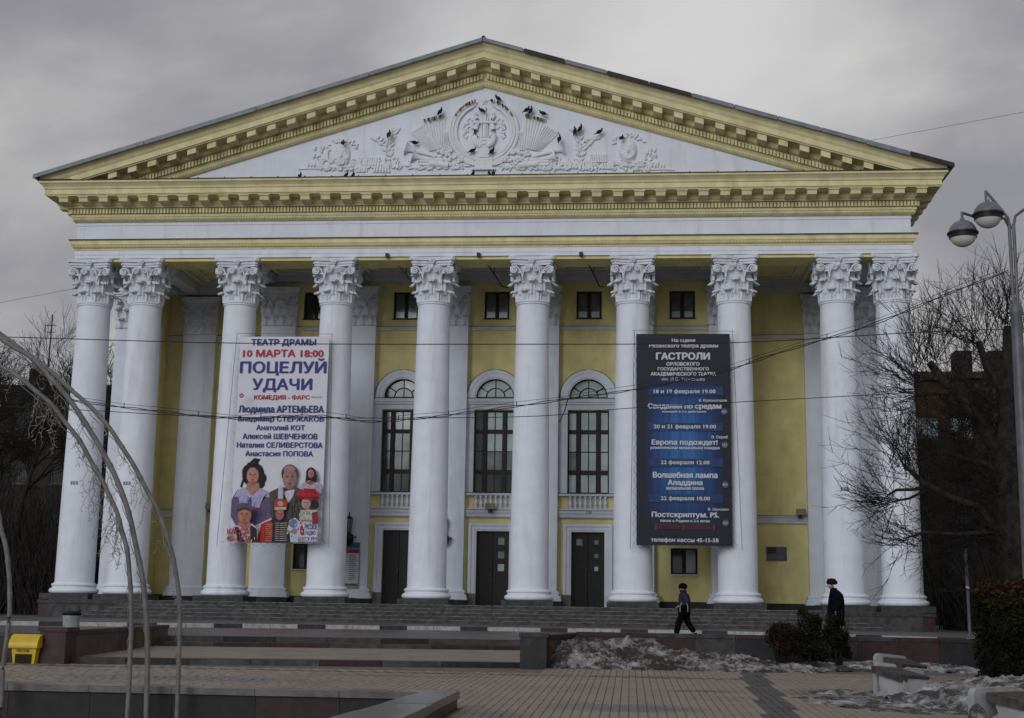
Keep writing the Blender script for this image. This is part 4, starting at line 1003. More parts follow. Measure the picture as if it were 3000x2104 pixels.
# ================================================================== BANNERS
NAVY = mat('navy_print', (.045, .055, .22), .7, .02); REDP = mat('red_letter_print', (.42, .035, .05), .7, .02)
BWH = mat('banner_vinyl', (.66, .66, .74), .6, .03, 1.5, .1, 6)
def banner_grid(B, name, x0, x1, z0, z1, y, m, parent, nx=14, nz=26, sag=.03):
    vs = []; fs = []
    for j in range(nz + 1):
        for i in range(nx + 1):
            u, v = i / nx, j / nz; vs.append((x0 + (x1 - x0) * u, y + sag * .35 * sin(v * 19 + u * 5) * sin(u * pi), z0 + (z1 - z0) * v))
    n = len(vs)
    for j in range(nz):
        for i in range(nx): q = j * (nx + 1) + i; fs.append((q, q + 1, q + nx + 2, q + nx + 1))
    mb = MB().add(vs, fs); mb.add([(x, yy + .012, z) for x, yy, z in vs], [tuple(reversed(f)) for f in fs]); return mb.build(name, m, parent, True)
# white banner
BX0, BX1, BZ0, BZ1, BYY = -10.94, -6.84, 3.47, 12.75, -1.16
b1_ = thing('banner', 'white theatre poster banner with blue and red lettering and printed actors, between two columns', 'banner', (-8.9, BYY, BZ0), group='poster banners hung on the columns')
CXb = -8.9
bg = banner_grid(b1_, 'banner_sheet', BX0 - CXb, BX1 - CXb, 0, BZ1 - BZ0, 0, BWH, b1_)
def bmap(cx, cy):  # crop units of my measurements -> banner local coordinates
    t_ = (cy - 93) / 1385.; xl = 245 - 53 * t_; xr = 833 - 33 * t_
    return (BX0 - CXb) + (cx - xl) / (xr - xl) * (BX1 - BX0), (BZ1 - BZ0) * (1 - t_)
def btext(parent, mp_, s, x0, x1, y0, y1, m, y, bold=.03):
    a, b = mp_(x0, (y0 + y1) / 2), mp_(x1, (y0 + y1) / 2); t_, bt = mp_(x0, y0)[1], mp_(x0, y1)[1]
    return text_mesh(s, (a[0] + b[0]) / 2, (t_ + bt) / 2, b[0] - a[0], t_ - bt, y, m, parent, bold)
for s, x0, x1, y0, y1, m in [('ТЕАТР ДРАМЫ', 318, 745, 110, 160, NAVY), ('10 МАРТА 18:00', 266, 796, 183, 232, REDP), ('ПОЦЕЛУЙ', 248, 815, 243, 358, NAVY), ('УДАЧИ', 330, 722, 382, 472, NAVY),
        ('КОМЕДИЯ - ФАРС', 342, 710, 492, 528, REDP), ('Людмила АРТЕМЬЕВА', 240, 803, 565, 620, NAVY), ('Владимир СТЕРЖАКОВ', 237, 805, 636, 680, NAVY), ('Анатолий КОТ', 360, 680, 695, 730, NAVY),
        ('Алексей ШЕВЧЕНКОВ', 270, 765, 752, 790, NAVY), ('Наталия СЕЛИВЕРСТОВА', 232, 800, 812, 848, NAVY), ('Анастасия ПОПОВА', 290, 737, 870, 905, NAVY)]:
    btext(b1_, bmap, s, x0, x1, y0, y1, m, -.03, .035)
btext(b1_, bmap, 'Ведущая', 722, 790, 498, 514, GREYTXT, -.03, 0)
# printed figures: flat shapes laid one above the other
_pc = {}
def pm(c, nm='print'):
    k_ = tuple(round(v, 3) for v in c)
    if k_ not in _pc: _pc[k_] = mat('%s_%d' % (nm, len(_pc)), k_, .7, .10, 7)
    return _pc[k_]
lay = [0]
def pmap(cx, cy):  # crop 4 units -> measurement crop units
    return bmap(115 + cx * .4288, 851 + cy * .4288)
def shape(pts, c, nm='printed_figure'):
    lay[0] += 1; q = [pmap(x, y) for x, y in pts]
    ar = sum(q[i][0] * q[(i + 1) % len(q)][1] - q[(i + 1) % len(q)][0] * q[i][1] for i in range(len(q)))
    if ar < 0: q = q[::-1]
    me = MB(); y = -.018 - lay[0] * .0016; bm = bmesh.new(); vs = [bm.verts.new((x, y, z)) for x, z in q]; fc = bm.faces.new(vs); bmesh.ops.triangulate(bm, faces=[fc])
    m_ = bpy.data.meshes.new(nm); bm.to_mesh(m_); bm.free(); m_.materials.append(pm(c)); return link(nm, m_, b1_)
def oval(cx, cy, rx, ry, c, a0=0, n=18, jag=0, nm='printed_figure'):
    return shape([(cx + (rx * (1 + jag * random.uniform(-1, 1))) * cos(2 * pi * i / n + a0), cy + (ry * (1 + jag * random.uniform(-1, 1))) * sin(2 * pi * i / n + a0)) for i in range(n)], c, nm)
def folds(x0, x1, y0, y1, c, n, ln=90, slant=.2):
    for _ in range(n):
        x, y = random.uniform(x0, x1), random.uniform(y0, y1); l_ = ln * random.uniform(.4, 1); k_ = random.choice((.55, .7, 1.3, 1.5)); d_ = random.uniform(-slant, slant) * l_; w_ = random.uniform(5, 13)
        shape([(x, y), (x + w_, y + l_ * .3), (x + d_ + w_ * .6, y + l_), (x + d_ - w_ * .3, y + l_ * .6)], tuple(min(.8, v * k_) for v in c))
SK = (.42, .20, .17); SKD = (.30, .12, .11); HB = (.018, .013, .02)
def face(cx, cy, w_, h_, sk=SK, eye=(.07, .035, .04)):
    t = lambda k_: tuple(v * k_ for v in sk)
    oval(cx, cy, w_, h_, t(.78)); oval(cx - w_ * .06, cy - h_ * .02, w_ * .92, h_ * .94, t(.90)); oval(cx - w_ * .12, cy - h_ * .03, w_ * .78, h_ * .86, t(1.0)); oval(cx - w_ * .2, cy - h_ * .42, w_ * .45, h_ * .28, t(1.15))
    oval(cx - w_ * .45, cy + h_ * .22, w_ * .22, h_ * .16, t(1.12)); oval(cx + w_ * .42, cy + h_ * .22, w_ * .2, h_ * .16, t(.86))
    for s_ in (-1, 1):
        oval(cx + s_ * w_ * .37, cy - h_ * .13, w_ * .21, h_ * .10, t(.68)); oval(cx + s_ * w_ * .37, cy - h_ * .13, w_ * .13, h_ * .045, eye)
        shape([(cx + s_ * w_ * .17, cy - h_ * .25), (cx + s_ * w_ * .40, cy - h_ * .31), (cx + s_ * w_ * .62, cy - h_ * .25), (cx + s_ * w_ * .40, cy - h_ * .27)], t(.35))
    shape([(cx - w_ * .04, cy - h_ * .12), (cx + w_ * .05, cy - h_ * .12), (cx + w_ * .14, cy + h_ * .2), (cx - w_ * .02, cy + h_ * .25)], t(.80)); shape([(cx - w_ * .12, cy + h_ * .2), (cx + w_ * .15, cy + h_ * .2), (cx + w_ * .02, cy + h_ * .27)], t(.6))
    oval(cx, cy + h_ * .47, w_ * .27, h_ * .055, (sk[0] * .72, sk[1] * .38, sk[2] * .42)); oval(cx, cy + h_ * .62, w_ * .2, h_ * .04, t(.8)); shape([(cx - w_ * .5, cy + h_ * .75), (cx + w_ * .55, cy + h_ * .72), (cx + w_ * .2, cy + h_ * 1.02), (cx - w_ * .15, cy + h_ * 1.02)], t(.72))
# lady with dark curls
oval(530, 410, 170, 200, HB, 0, 40, .12); oval(620, 480, 110, 140, HB, 0, 26, .15); shape([(500, 200), (540, 155), (640, 170), (600, 240)], HB); shape([(400, 480), (360, 620), (330, 600), (370, 470)], HB)
shape([(200, 800), (290, 650), (420, 620), (640, 620), (770, 680), (820, 800), (830, 1000), (810, 1080), (560, 1200), (300, 1250), (190, 1060)], (.14, .10, .20))
shape([(240, 760), (300, 650), (420, 610), (640, 620), (770, 690), (800, 760), (700, 760), (640, 900), (330, 900), (310, 760)], (.42, .40, .56)); shape([(330, 880), (350, 700), (440, 780), (600, 760), (680, 700), (640, 930)], (.38, .38, .60))
shape([(440, 540), (620, 540), (640, 640), (520, 740), (430, 640)], SK); face(525, 430, 95, 130, (.50, .24, .21)); shape([(455, 760), (500, 760), (520, 860), (450, 860)], (.10, .09, .28))
folds(230, 780, 850, 1180, (.14, .10, .20), 26); folds(340, 640, 720, 850, (.40, .39, .58), 14, 70)
for k_ in range(26): a_ = random.uniform(-3.0, .3); shape([(530 + 120 * cos(a_), 400 + 150 * sin(a_)), (536 + 124 * cos(a_), 404 + 150 * sin(a_)), (530 + 205 * cos(a_ + .1), 405 + 215 * sin(a_ + .1))], (.035, .024, .03))
# man in grey suit
oval(1110, 400, 130, 145, (.06, .05, .06)); shape([(800, 690), (940, 620), (1200, 600), (1340, 660), (1330, 1000), (1300, 1200), (860, 1200), (820, 1000)], (.085, .072, .075)); shape([(1010, 680), (1190, 640), (1170, 740), (1100, 850)], (.62, .60, .66))
face(1115, 470, 110, 175, (.36, .20, .19)); oval(1110, 330, 95, 60, (.36, .20, .19)); shape([(1150, 880), (1165, 880), (1170, 1100), (1155, 1100)], (.04, .035, .04))
folds(830, 1000, 720, 1100, (.085, .072, .075), 12, 160, .1); folds(1180, 1300, 700, 1100, (.085, .072, .075), 12, 160, .1)
# small lady top right
oval(1445, 400, 80, 95, HB, 0, 20, .08); shape([(1370, 400), (1360, 540), (1420, 500), (1530, 540), (1540, 420)], HB); shape([(1250, 610), (1330, 540), (1560, 530), (1615, 610), (1610, 710), (1360, 660)], (.46, .38, .46)); shape([(1360, 540), (1440, 510), (1520, 540), (1440, 580)], SKD); face(1445, 400, 48, 70, (.44, .20, .20))
folds(1290, 1590, 570, 650, (.44, .37, .45), 9, 50)
# hussar
shape([(870, 1100), (1130, 1100), (1150, 1455), (640, 1455), (700, 1200)], (.03, .025, .04)); shape([(635, 1455), (690, 1180), (830, 1120), (870, 1160), (865, 1455)], (.46, .025, .025)); shape([(1020, 600), (950, 590), (945, 790), (1020, 800)], (.50, .49, .60)); shape([(1010, 640), (1030, 640), (1030, 790), (1015, 790)], (.3, .3, .4))
for k_ in range(9): shape([(760, 1180 + k_ * 31), (865, 1172 + k_ * 31), (865, 1184 + k_ * 31), (760, 1194 + k_ * 31)], (.45, .24, .16))
for k_ in range(9):
    for a, b in ((915, 975), (985, 1100)): shape([(a, 1160 + k_ * 33), (b, 1155 + k_ * 33), (b, 1167 + k_ * 33), (a, 1174 + k_ * 33)], (.36, .30, .26))
shape([(890, 820), (1000, 790), (1105, 825), (1080, 955), (905, 960)], (.42, .05, .045)); shape([(900, 920), (1085, 920), (1075, 960), (905, 965)], (.5, .42, .28)); oval(990, 865, 45, 38, (.5, .38, .3)); shape([(900, 965), (1060, 960), (1050, 1000), (910, 1000)], (.05, .03, .03)); face(985, 1035, 65, 85, (.42, .15, .15))
folds(700, 860, 1200, 1380, (.42, .03, .03), 10, 80)
# lady with red hat
oval(1500, 880, 90, 70, (.03, .015, .02)); shape([(1310, 960), (1560, 960), (1590, 1180), (1270, 1190)], (.52, .48, .42)); shape([(1480, 1000), (1570, 980), (1590, 1170), (1490, 1180)], (.26, .03, .05)); face(1390, 860, 72, 88, (.50, .30, .28)); oval(1420, 730, 180, 75, (.45, .02, .03)); shape([(1240, 760), (1600, 760), (1560, 830), (1400, 770), (1290, 810)], (.16, .012, .02)); shape([(1355, 630), (1535, 640), (1560, 710), (1350, 690)], (.32, .015, .03)); oval(1390, 1000, 60, 24, (.30, .32, .40))
for k_ in range(6): oval(1300 + 40 * k_, 1120, 14, 10, (.25, .16, .10))
folds(1290, 1460, 980, 1150, (.50, .46, .40), 14, 60); folds(1260, 1560, 690, 740, (.42, .02, .03), 8, 40, .6)
# ghost-like pale shape and dog
shape([(1110, 1270), (1150, 1120), (1230, 1080), (1310, 1150), (1320, 1350), (1300, 1440), (1165, 1455), (1150, 1300)], (.52, .55, .66)); oval(1210, 1170, 60, 70, (.16, .19, .28)); oval(1225, 1290, 40, 50, (.3, .22, .2))
folds(1130, 1290, 1120, 1400, (.34, .37, .47), 22, 60, .5)
# man in cap
shape([(190, 1330), (260, 1240), (350, 1200), (580, 1180), (660, 1260), (650, 1455), (190, 1455)], (.50, .47, .52)); shape([(300, 1235), (360, 1230), (470, 1455), (360, 1455)], (.04, .02, .035)); shape([(540, 1190), (650, 1260), (650, 1455), (555, 1455)], (.04, .02, .035)); shape([(360, 1160), (540, 1150), (560, 1220), (480, 1290), (350, 1200)], (.42, .17, .14))
face(455, 1055, 105, 130, (.48, .19, .14)); shape([(325, 960), (340, 890), (430, 860), (540, 880), (595, 940), (590, 985), (450, 960), (350, 995)], (.12, .09, .14)); shape([(330, 965), (450, 935), (590, 975), (585, 1000), (450, 960), (350, 1000)], (.05, .04, .06))
folds(230, 620, 1230, 1430, (.40, .36, .40), 16, 90); folds(345, 570, 880, 950, (.13, .10, .15), 8, 30, .6)
shape([(1390, 1190), (1590, 1180), (1585, 1440), (1320, 1440), (1310, 1180)], (.60, .60, .68))
YP = -.02 - (lay[0] + 3) * .0016
btext(b1_, bmap, 'КАССА', 200, 345, 1390, 1426, REDP, YP, .02); btext(b1_, bmap, '45-15-58', 196, 356, 1437, 1472, REDP, YP, .02)
btext(b1_, bmap, 'РУССКОЕ', 712, 793, 1358, 1392, NAVY, YP, .02); btext(b1_, bmap, 'РАДИО', 718, 782, 1400, 1432, NAVY, YP, .02); btext(b1_, bmap, '107,9 FM', 682, 790, 1440, 1468, NAVY, YP, .02)
lay[0] += 4; shape([(1330, 1350), (1390, 1350), (1388, 1300), (1365, 1280), (1372, 1230), (1345, 1180), (1320, 1230), (1335, 1290)], (.5, .02, .04), 'printed_logo'); oval(1355, 1290, 14, 12, (.6, .6, .65), nm='printed_logo')
oval(390, -795, 36, 36, (.36, .03, .08), nm='age_badge'); btext(b1_, bmap, '16+', 272, 293, 503, 517, BWH, YP - .01, .02)
def laces(B, x0, x1, z0, z1, xo0, xo1, n, y=.02):
    m = MB()
    for s_, xa, xo in ((-1, x0, xo0), (1, x1, xo1)):
        pts = []
        for k_ in range(n * 2 + 1):
            t_ = k_ / (n * 2); pts.append(((xa if k_ % 2 else xa + s_ * .28 * (.5 + .5 * t_) * abs(xo)), y, z1 + (z0 - z1) * t_))
        m.tube(pts, .008, 3, False); m.tube([(xa + s_ * .28 * xo * .5, y, z1 + .15), (xa + s_ * .30 * xo, y, (z0 + z1) / 2), (xa + s_ * .45 * xo, y, z0 - .18)], .012, 4)
    m.tube([(x0 + (x1 - x0) * k_ / 24, y, z0 - (.0 if k_ % 2 == 0 else .16)) for k_ in range(25)], .008, 3, False)
    m.tube([(x0 - .2, y, z1 + .17), (x1 + .2, y, z1 + .12)], .01, 3)
    return m.build('lacing_rope', mat('grey_rope', (.20, .20, .20), .9), B)
laces(b1_, BX0 - CXb, BX1 - CXb, 0, BZ1 - BZ0, 1.3, .8, 22)
# blue banner
QX0, QX1, QZ0, QZ1 = 6.98, 11.08, 3.57, 12.85; CXq = 9.03
bq = mat('blue_curtain_print', (.01, .01, .02), .55, .02)
t_ = bq.node_tree; n = t_.nodes; l = t_.links; pb = n['Principled BSDF']
tcn = n.new('ShaderNodeTexCoord'); sp_ = n.new('ShaderNodeSeparateXYZ'); l.new(tcn.outputs['Object'], sp_.inputs[0])
def mth(op, a, b=None, c=None):
    q = n.new('ShaderNodeMath'); q.operation = op
    for i, v in enumerate((a, b, c)):
        if v is None: continue
        if isinstance(v, (int, float)): q.inputs[i].default_value = v
        else: l.new(v, q.inputs[i])
    return q.outputs[0]
X_, Z__ = sp_.outputs[0], sp_.outputs[2]
gx = mth('POWER', mth('MAXIMUM', mth('SUBTRACT', 1.0, mth('POWER', mth('ABSOLUTE', mth('DIVIDE', X_, 1.75)), 2.4)), 0), 1.2)
gz = mth('MAXIMUM', mth('SUBTRACT', 1.0, mth('POWER', mth('ABSOLUTE', mth('DIVIDE', mth('SUBTRACT', Z__, 4.1), 3.35)), 2.6)), 0)
wv = n.new('ShaderNodeTexNoise'); wv.inputs['Scale'].default_value = 1.0; wv.inputs['Detail'].default_value = 4
mpp = n.new('ShaderNodeMapping'); mpp.inputs['Scale'].default_value = (7.5, 1, .12); l.new(tcn.outputs['Object'], mpp.inputs[0]); l.new(mpp.outputs[0], wv.inputs[0])
fac = mth('MULTIPLY', mth('MULTIPLY', gx, gz), mth('MULTIPLY_ADD', wv.outputs[0], 1.3, .32))
rp = n.new('ShaderNodeValToRGB'); l.new(fac, rp.inputs[0]); e = rp.color_ramp.elements; e[0].position = 0; e[0].color = (.012, .016, .024, 1); e[1].position = 1; e[1].color = (.028, .13, .34, 1); q_ = rp.color_ramp.elements.new(.3); q_.color = (.012, .025, .10, 1); q_ = rp.color_ramp.elements.new(.6); q_.color = (.012, .055, .19, 1)
l.new(rp.outputs[0], pb.inputs['Base Color'])
b2_ = thing('banner', 'dark blue theatre programme banner with white lettering over a stage curtain, between two columns', 'banner', (CXq, BYY, QZ0), group='poster banners hung on the columns')
banner_grid(b2_, 'banner_sheet', QX0 - CXq, QX1 - CXq, 0, QZ1 - QZ0, 0, bq, b2_)
def qmap(cx, cy):
    t_ = (cy - 73) / 1417.; xl = 147; xr = 776 + 19 * t_
    return (QX0 - CXq) + (cx - xl) / (xr - xl) * (QX1 - QX0), (QZ1 - QZ0) * (1 - t_)
LT = mat('pale_lettering', (.55, .58, .62), .6, .02); LT2 = mat('blue_grey_lettering', (.38, .46, .60), .6, .02); BAR = mat('violet_bar_print', (.024, .052, .15), .6, .1)
for s, x0, x1, y0, y1, bd in [('На сцене', 387, 545, 106, 134, .03), ('Рязанского театра драмы', 235, 697, 142, 174, .03), ('ГАСТРОЛИ', 283, 640, 203, 250, .05), ('ОРЛОВСКОГО', 352, 572, 268, 292, .04), ('ГОСУДАРСТВЕННОГО', 292, 635, 303, 328, .04),
        ('АКАДЕМИЧЕСКОГО ТЕАТРА', 245, 683, 336, 364, .04), ('им. И.С. Тургенева', 320, 607, 371, 400, .0), ('18 и 19 февраля 19.00', 265, 680, 453, 486, .03), ('В. Красногоров', 570, 757, 518, 540, .03), ('Свидания по средам', 227, 718, 548, 592, .04),
        ('комедия в 2-х действиях', 322, 620, 595, 613, .03), ('20 и 21 февраля 19.00', 265, 683, 690, 723, .03), ('Э. Скриб', 652, 762, 763, 787, .03), ('Европа подождет!', 252, 693, 792, 834, .04), ('романтическая музыкальная комедия', 243, 707, 840, 860, .03),
        ('22 февраля 12.00', 312, 640, 930, 962, .03), ('Волшебная лампа', 260, 692, 1008, 1046, .04), ('Аладдина', 360, 592, 1060, 1100, .04), ('музыкальная сказка', 350, 602, 1107, 1130, .03), ('22 февраля 18.00', 312, 642, 1168, 1200, .03),
        ('В. Шукшин', 630, 767, 1243, 1263, .03), ('Постскриптум. PS.', 252, 702, 1271, 1314, .04), ('песня о Родине в 2-х актах', 310, 643, 1319, 1341, .03), ('телефон кассы 45-15-58', 245, 700, 1440, 1474, .03)]:
    btext(b2_, qmap, s, x0, x1, y0, y1, LT, -.04, bd)
for y0, y1 in ((438, 492), (678, 732), (918, 972), (1155, 1208)):
    a = qmap(230, y0); b = qmap(730, y1); MB().box(a[0], b[0], -.03, -.022, b[1], a[1]).build('date_bar', BAR, b2_)
for (cx, cy, s) in ((740, 602, '16+'), (743, 825, '12+'), (746, 1088, '0+'), (748, 1340, '12+')):
    a = qmap(cx, cy); MB().prism([(a[0] + .14 * cos(k_ * pi / 8), a[1] + .14 * sin(k_ * pi / 8)) for k_ in range(16)], -.03, -.022).build('age_badge', mat('badge_print', (.10, .12, .18), .6, .05), b2_)
    btext(b2_, qmap, s, cx - 14, cx + 14, cy - 7, cy + 7, LT, -.04, .02)
a = qmap(270, 1350); b = qmap(680, 1385)
MB().box(a[0], b[0], -.026, -.020, b[1], a[1]).build('printed_stage', mat('stage_print', (.07, .025, .03), .6, .2, 8), b2_)
for fx in (275, 460, 665): a = qmap(fx, 1345); MB().box(a[0], a[0] + .06, -.03, -.0262, a[1] - .3, a[1] - .03).build('printed_stage', mat('stage_post_print', (.12, .06, .065), .6), b2_)
laces(b2_, QX0 - CXq, QX1 - CXq, 0, QZ1 - QZ0, .6, .9, 20)

# ================================================================== PIGEONS
PG = mat('pigeon_grey', (.025, .026, .032), .7, .3, 20); PGB = mat('pigeon_dark', (.015, .014, .017), .7, .2, 20)
def pigeon_meshes():
    b = MB(); b.ell((0, 0, .11), .16, .085, .085, 10, 7, Matrix.Rotation(-.35, 3, 'Y')); b.loft([(.10, 0, .12, .06, .055), (.13, 0, .17, .045, .045), (.145, 0, .22, .035, .035)], 8); b.ell((.16, 0, .245), .045, .036, .036, 8, 6)
    b.hexa([(-.14, -.035, .05), (-.10, -.05, .07), (-.10, .05, .07), (-.14, .035, .05), (-.28, -.04, .02), (-.12, -.05, .11), (-.12, .05, .11), (-.28, .04, .02)])
    wg = MB(); wg.ell((-.03, -.075, .12), .14, .02, .06, 8, 5, Matrix.Rotation(-.35, 3, 'Y')); wg.ell((-.03, .075, .12), .14, .02, .06, 8, 5, Matrix.Rotation(-.35, 3, 'Y'))
    bk = MB(); bk.lathe([(.012, 0), (.002, .04)], 5); bk.v = [(.2 + z, x, .24 + y) for x, y, z in bk.v]
    lg = MB(); lg.tube([(0, -.03, .05), (.01, -.03, -.0)], .008, 4); lg.tube([(0, .03, .05), (.01, .03, -.0)], .008, 4)
    return b.mesh('body', PG, True), wg.mesh('wings', PGB, True), bk.mesh('beak', PGB), lg.mesh('legs', PGB)
PM = pigeon_meshes()
def pigeon(x, z, label, rz=0., y=None, sc=1.35, tilt=0):
    p = thing('pigeon', label, 'pigeon', (x, y if y is not None else YF - .2, z), rz, 'pigeons on the pediment'); p.scale = (sc,) * 3; p.rotation_euler.y = tilt
    for nm_, me in zip(('body', 'wings', 'beak', 'legs'), PM): link(nm_, me, p)
def RL(sx, sy): return RX_(sx), RZ_(sx, sy)
CT = 20.03
for sx, sy, lab, rz, ledge, tl in [
    (898, 510, 'pigeon on the cornice ledge below the far left of the relief', 1.4, 1, 0), (1034, 510, 'left pigeon of two close together on the cornice ledge, left of centre', .3, 1, 0), (1056, 508, 'right pigeon of two close together on the cornice ledge, left of centre', .0, 1, -.3),
    (1403, 508, 'lone dark pigeon on the cornice ledge just under the lyre', .2, 1, -.2), (1443, 506, 'pigeon on the cornice ledge, left of the pair right of the lyre', pi, 1, -.3), (1459, 504, 'pigeon on the cornice ledge, right of the pair right of the lyre', 1.5, 1, 0),
    (1006, 424, 'pigeon on top of the left, open-mouthed mask', 1.6, 0, 0), (1144, 398, 'pigeon high on the left laurel branch', 1.2, 0, -.4), (1216, 422, 'dark pigeon above the left trumpets', .4, 0, .7), (1295, 331, 'pigeon on top of the left tall carved banner', 0, 0, -.3),
    (1414, 328, 'pigeon on the top bar of the lyre, below the star', pi - .3, 0, .2), (1390, 446, 'pigeon on the left shoulder of the draped pedestal', .2, 0, .2), (1450, 446, 'pigeon on the right shoulder of the draped pedestal', 0, 0, -.2),
    (1460, 293, 'pigeon at the tip of the right arc of the wreath, beside the star', pi, 0, 0), (1548, 327, 'leftmost of three pigeons on the right tall carved banner', .2, 0, 0), (1562, 328, 'middle of three pigeons on the right tall carved banner', 0, 0, -.4), (1594, 337, 'rightmost of three pigeons on the right tall carved banner', pi, 0, .3),
    (1645, 411, 'pigeon on the cup end of the right trumpets', 1.2, 0, -.5), (1693, 386, 'lower pigeon of two perched on the right laurel branch', -.2, 0, -.7), (1707, 380, 'upper pigeon of two perched on the right laurel branch', 0, 0, -.4), (1760, 391, 'pigeon on the outer tip of the right laurel branch', 0, 0, .1), (1824, 409, 'pigeon on the brow of the laughing mask', 1.2, 0, 0)]:
    x, z = RL(sx, sy)
    if ledge: pigeon(x, 19.96, lab, rz, YF - 1.2, .85, tl - .5)
    else: pigeon(x, z - .08, lab, rz, YF - .26, .92, tl - .3)

# ================================================================== PEOPLE
def skin_mesh(name, V, Ed, Rd, m, parent, sub=2):
    me = bpy.data.meshes.new(name); me.from_pydata(V, Ed, []); o = bpy.data.objects.new(name, me); COL.objects.link(o)
    md = o.modifiers.new('s', 'SKIN'); md.use_smooth_shade = True; sm = o.modifiers.new('u', 'SUBSURF'); sm.levels = sub
    for i, r_ in enumerate(Rd):
        sv = me.skin_vertices[0].data[i]; sv.radius = r_ if isinstance(r_, tuple) else (r_, r_); sv.use_root = (i == 0)
    dg = bpy.context.evaluated_depsgraph_get(); m2 = bpy.data.meshes.new_from_object(o.evaluated_get(dg)); bpy.data.objects.remove(o)
    m2.materials.clear(); m2.materials.append(m); return link(name, m2, parent)
def head_parts(parent, p, s=1.0):
    """face turned towards -x; p = head centre"""
    x, y, z = p
    b = MB(); b.ell((x - .098 * s, y, z - .015), .022, .014, .026, 8, 5, Matrix.Rotation(.4, 3, 'Y')); b.build('nose', SKIN, parent, True)
    for s_ in (-1, 1):
        MB().ell((x - .082 * s, y + s_ * .033, z + .012), .012, .015, .009, 8, 5).build('eye', BLK, parent, True); MB().ell((x + .01, y + s_ * .083, z - .01), .022, .012, .033, 8, 5).build('ear', SKIN, parent, True)
    MB().ell((x - .088 * s, y, z - .062), .012, .028, .007, 8, 5).build('mouth', mat('lips', (.25, .09, .08), .6), parent, True)
def body(parent, S, hand_pts, m=SKIN):
    V, Ed, Rd = S; o = skin_mesh('body', V, Ed, Rd, m, parent)
    return o
def hand(parent, p, dirv):
    p = Vector(p); d = Vector(dirv).normalized(); side = Vector((0, 0, 1)).cross(d); side = (side if side.length > .2 else Vector((0, 1, 0))).normalized(); up = d.cross(side)
    b = MB(); b.ell(p + d * .04, .035, .03, .045, 8, 5)
    for k_, l_ in enumerate((.06, .07, .065, .05)):
        q = p + d * .07 + side * ((k_ - 1.5) * .019); b.tube([q, q + d * l_ * .5 + up * .005, q + d * l_ * .85 - up * .02], [.010, .009, .007], 5)
    q = p + d * .02 + side * .035; b.tube([q, q + side * .02 + d * .03, q + side * .02 + d * .055], [.011, .01, .008], 5)
    return b.build('hand', SKIN, parent, True)
# woman walking left
W_ = thing('person', 'woman in dark purple jacket and black knit hat walking left before the theatre steps', 'person', (8.48, -14.6, 0))
V = [(0, 0, .92), (0, 0, 1.12), (-.02, 0, 1.36), (-.03, 0, 1.46), (-.05, 0, 1.56), (-.06, 0, 1.62), (-.02, -.17, 1.36), (.07, -.21, 1.10), (-.14, -.17, .98), (-.02, .17, 1.36), (.05, .21, 1.10), (-.08, .2, .90), (-.01, -.09, .86), (-.17, -.09, .50), (-.22, -.09, .12), (-.31, -.09, .06), (.02, .09, .86), (.08, .09, .50), (.27, .09, .16), (.20, .09, .06)]
Ed = [(0, 1), (1, 2), (2, 3), (3, 4), (4, 5), (2, 6), (6, 7), (7, 8), (2, 9), (9, 10), (10, 11), (0, 12), (12, 13), (13, 14), (14, 15), (0, 16), (16, 17), (17, 18), (18, 19)]
Rd = [.12, .11, .09, .05, .09, .08, .035, .03, .028, .035, .03, .028, .09, .06, .045, .035, .09, .06, .045, .035]
skin_mesh('body', V, Ed, Rd, SKIN, W_)
head_parts(W_, (-.055, 0, 1.585))
PURP = mat('purple_jacket_cloth', (.030, .016, .045), .8, .3, 9, .4, 60); BLC = mat('black_cloth', (.006, .006, .007), .95, .3, 9, .3, 60, spec=.05)
j = MB(); j.loft([(.0, 0, .80, .17, .21), (.0, 0, .90, .18, .22), (.01, 0, 1.05, .17, .20), (.0, 0, 1.25, .165, .20), (-.01, 0, 1.38, .14, .20), (-.02, 0, 1.44, .09, .12), (-.03, 0, 1.50, .07, .075)], 18); jk = j.build('jacket', PURP, W_, True, ang=80)
skin_mesh('sleeve', [(-.01, -.17, 1.38), (.09, -.22, 1.12), (-.12, -.20, 1.0)], [(0, 1), (1, 2)], [.08, .068, .055], PURP, W_)
skin_mesh('sleeve', [(-.01, .17, 1.38), (.07, .22, 1.12), (-.06, .21, .96)], [(0, 1), (1, 2)], [.08, .068, .055], PURP, W_)
hand(W_, (-.13, -.20, .99), (-1, 0, -.3)); hand(W_, (-.08, .21, .93), (-.4, 0, -1))
skin_mesh('trousers', [(.0, 0, .88), (-.01, -.09, .80), (-.16, -.09, .48), (-.23, -.09, .08), (.02, .09, .80), (.09, .09, .48), (.28, .09, .14)], [(0, 1), (1, 2), (2, 3), (0, 4), (4, 5), (5, 6)], [.15, .125, .095, .085, .125, .095, .085], BLC, W_)
for px, py, pz_, rx in ((-.29, -.09, .045, 0), (.24, .09, .06, .5)):
    MB().ell((px, py, pz_), .135, .05, .045, 10, 6, Matrix.Rotation(-rx, 3, 'Y')).build('shoe', BLC, W_, True)
MB().ell((-.035, 0, 1.65), .125, .12, .115, 14, 8).lathe([(.118, 0), (.124, .02), (.118, .06)], 14, (-.035, 0, 1.585)).build('knit_hat', BLC, W_, True)
MB().loft([(-.02, 0, 1.45, .095, .10), (-.03, 0, 1.50, .10, .10), (-.03, 0, 1.54, .085, .085)], 12).build('scarf', PURP, W_, True)
W_.scale = (1.18, 1.18, .985)
Bg = thing('handbag', 'black handbag with pale straps on the hip of the walking woman', 'bag', (8.46, -14.88, .72))
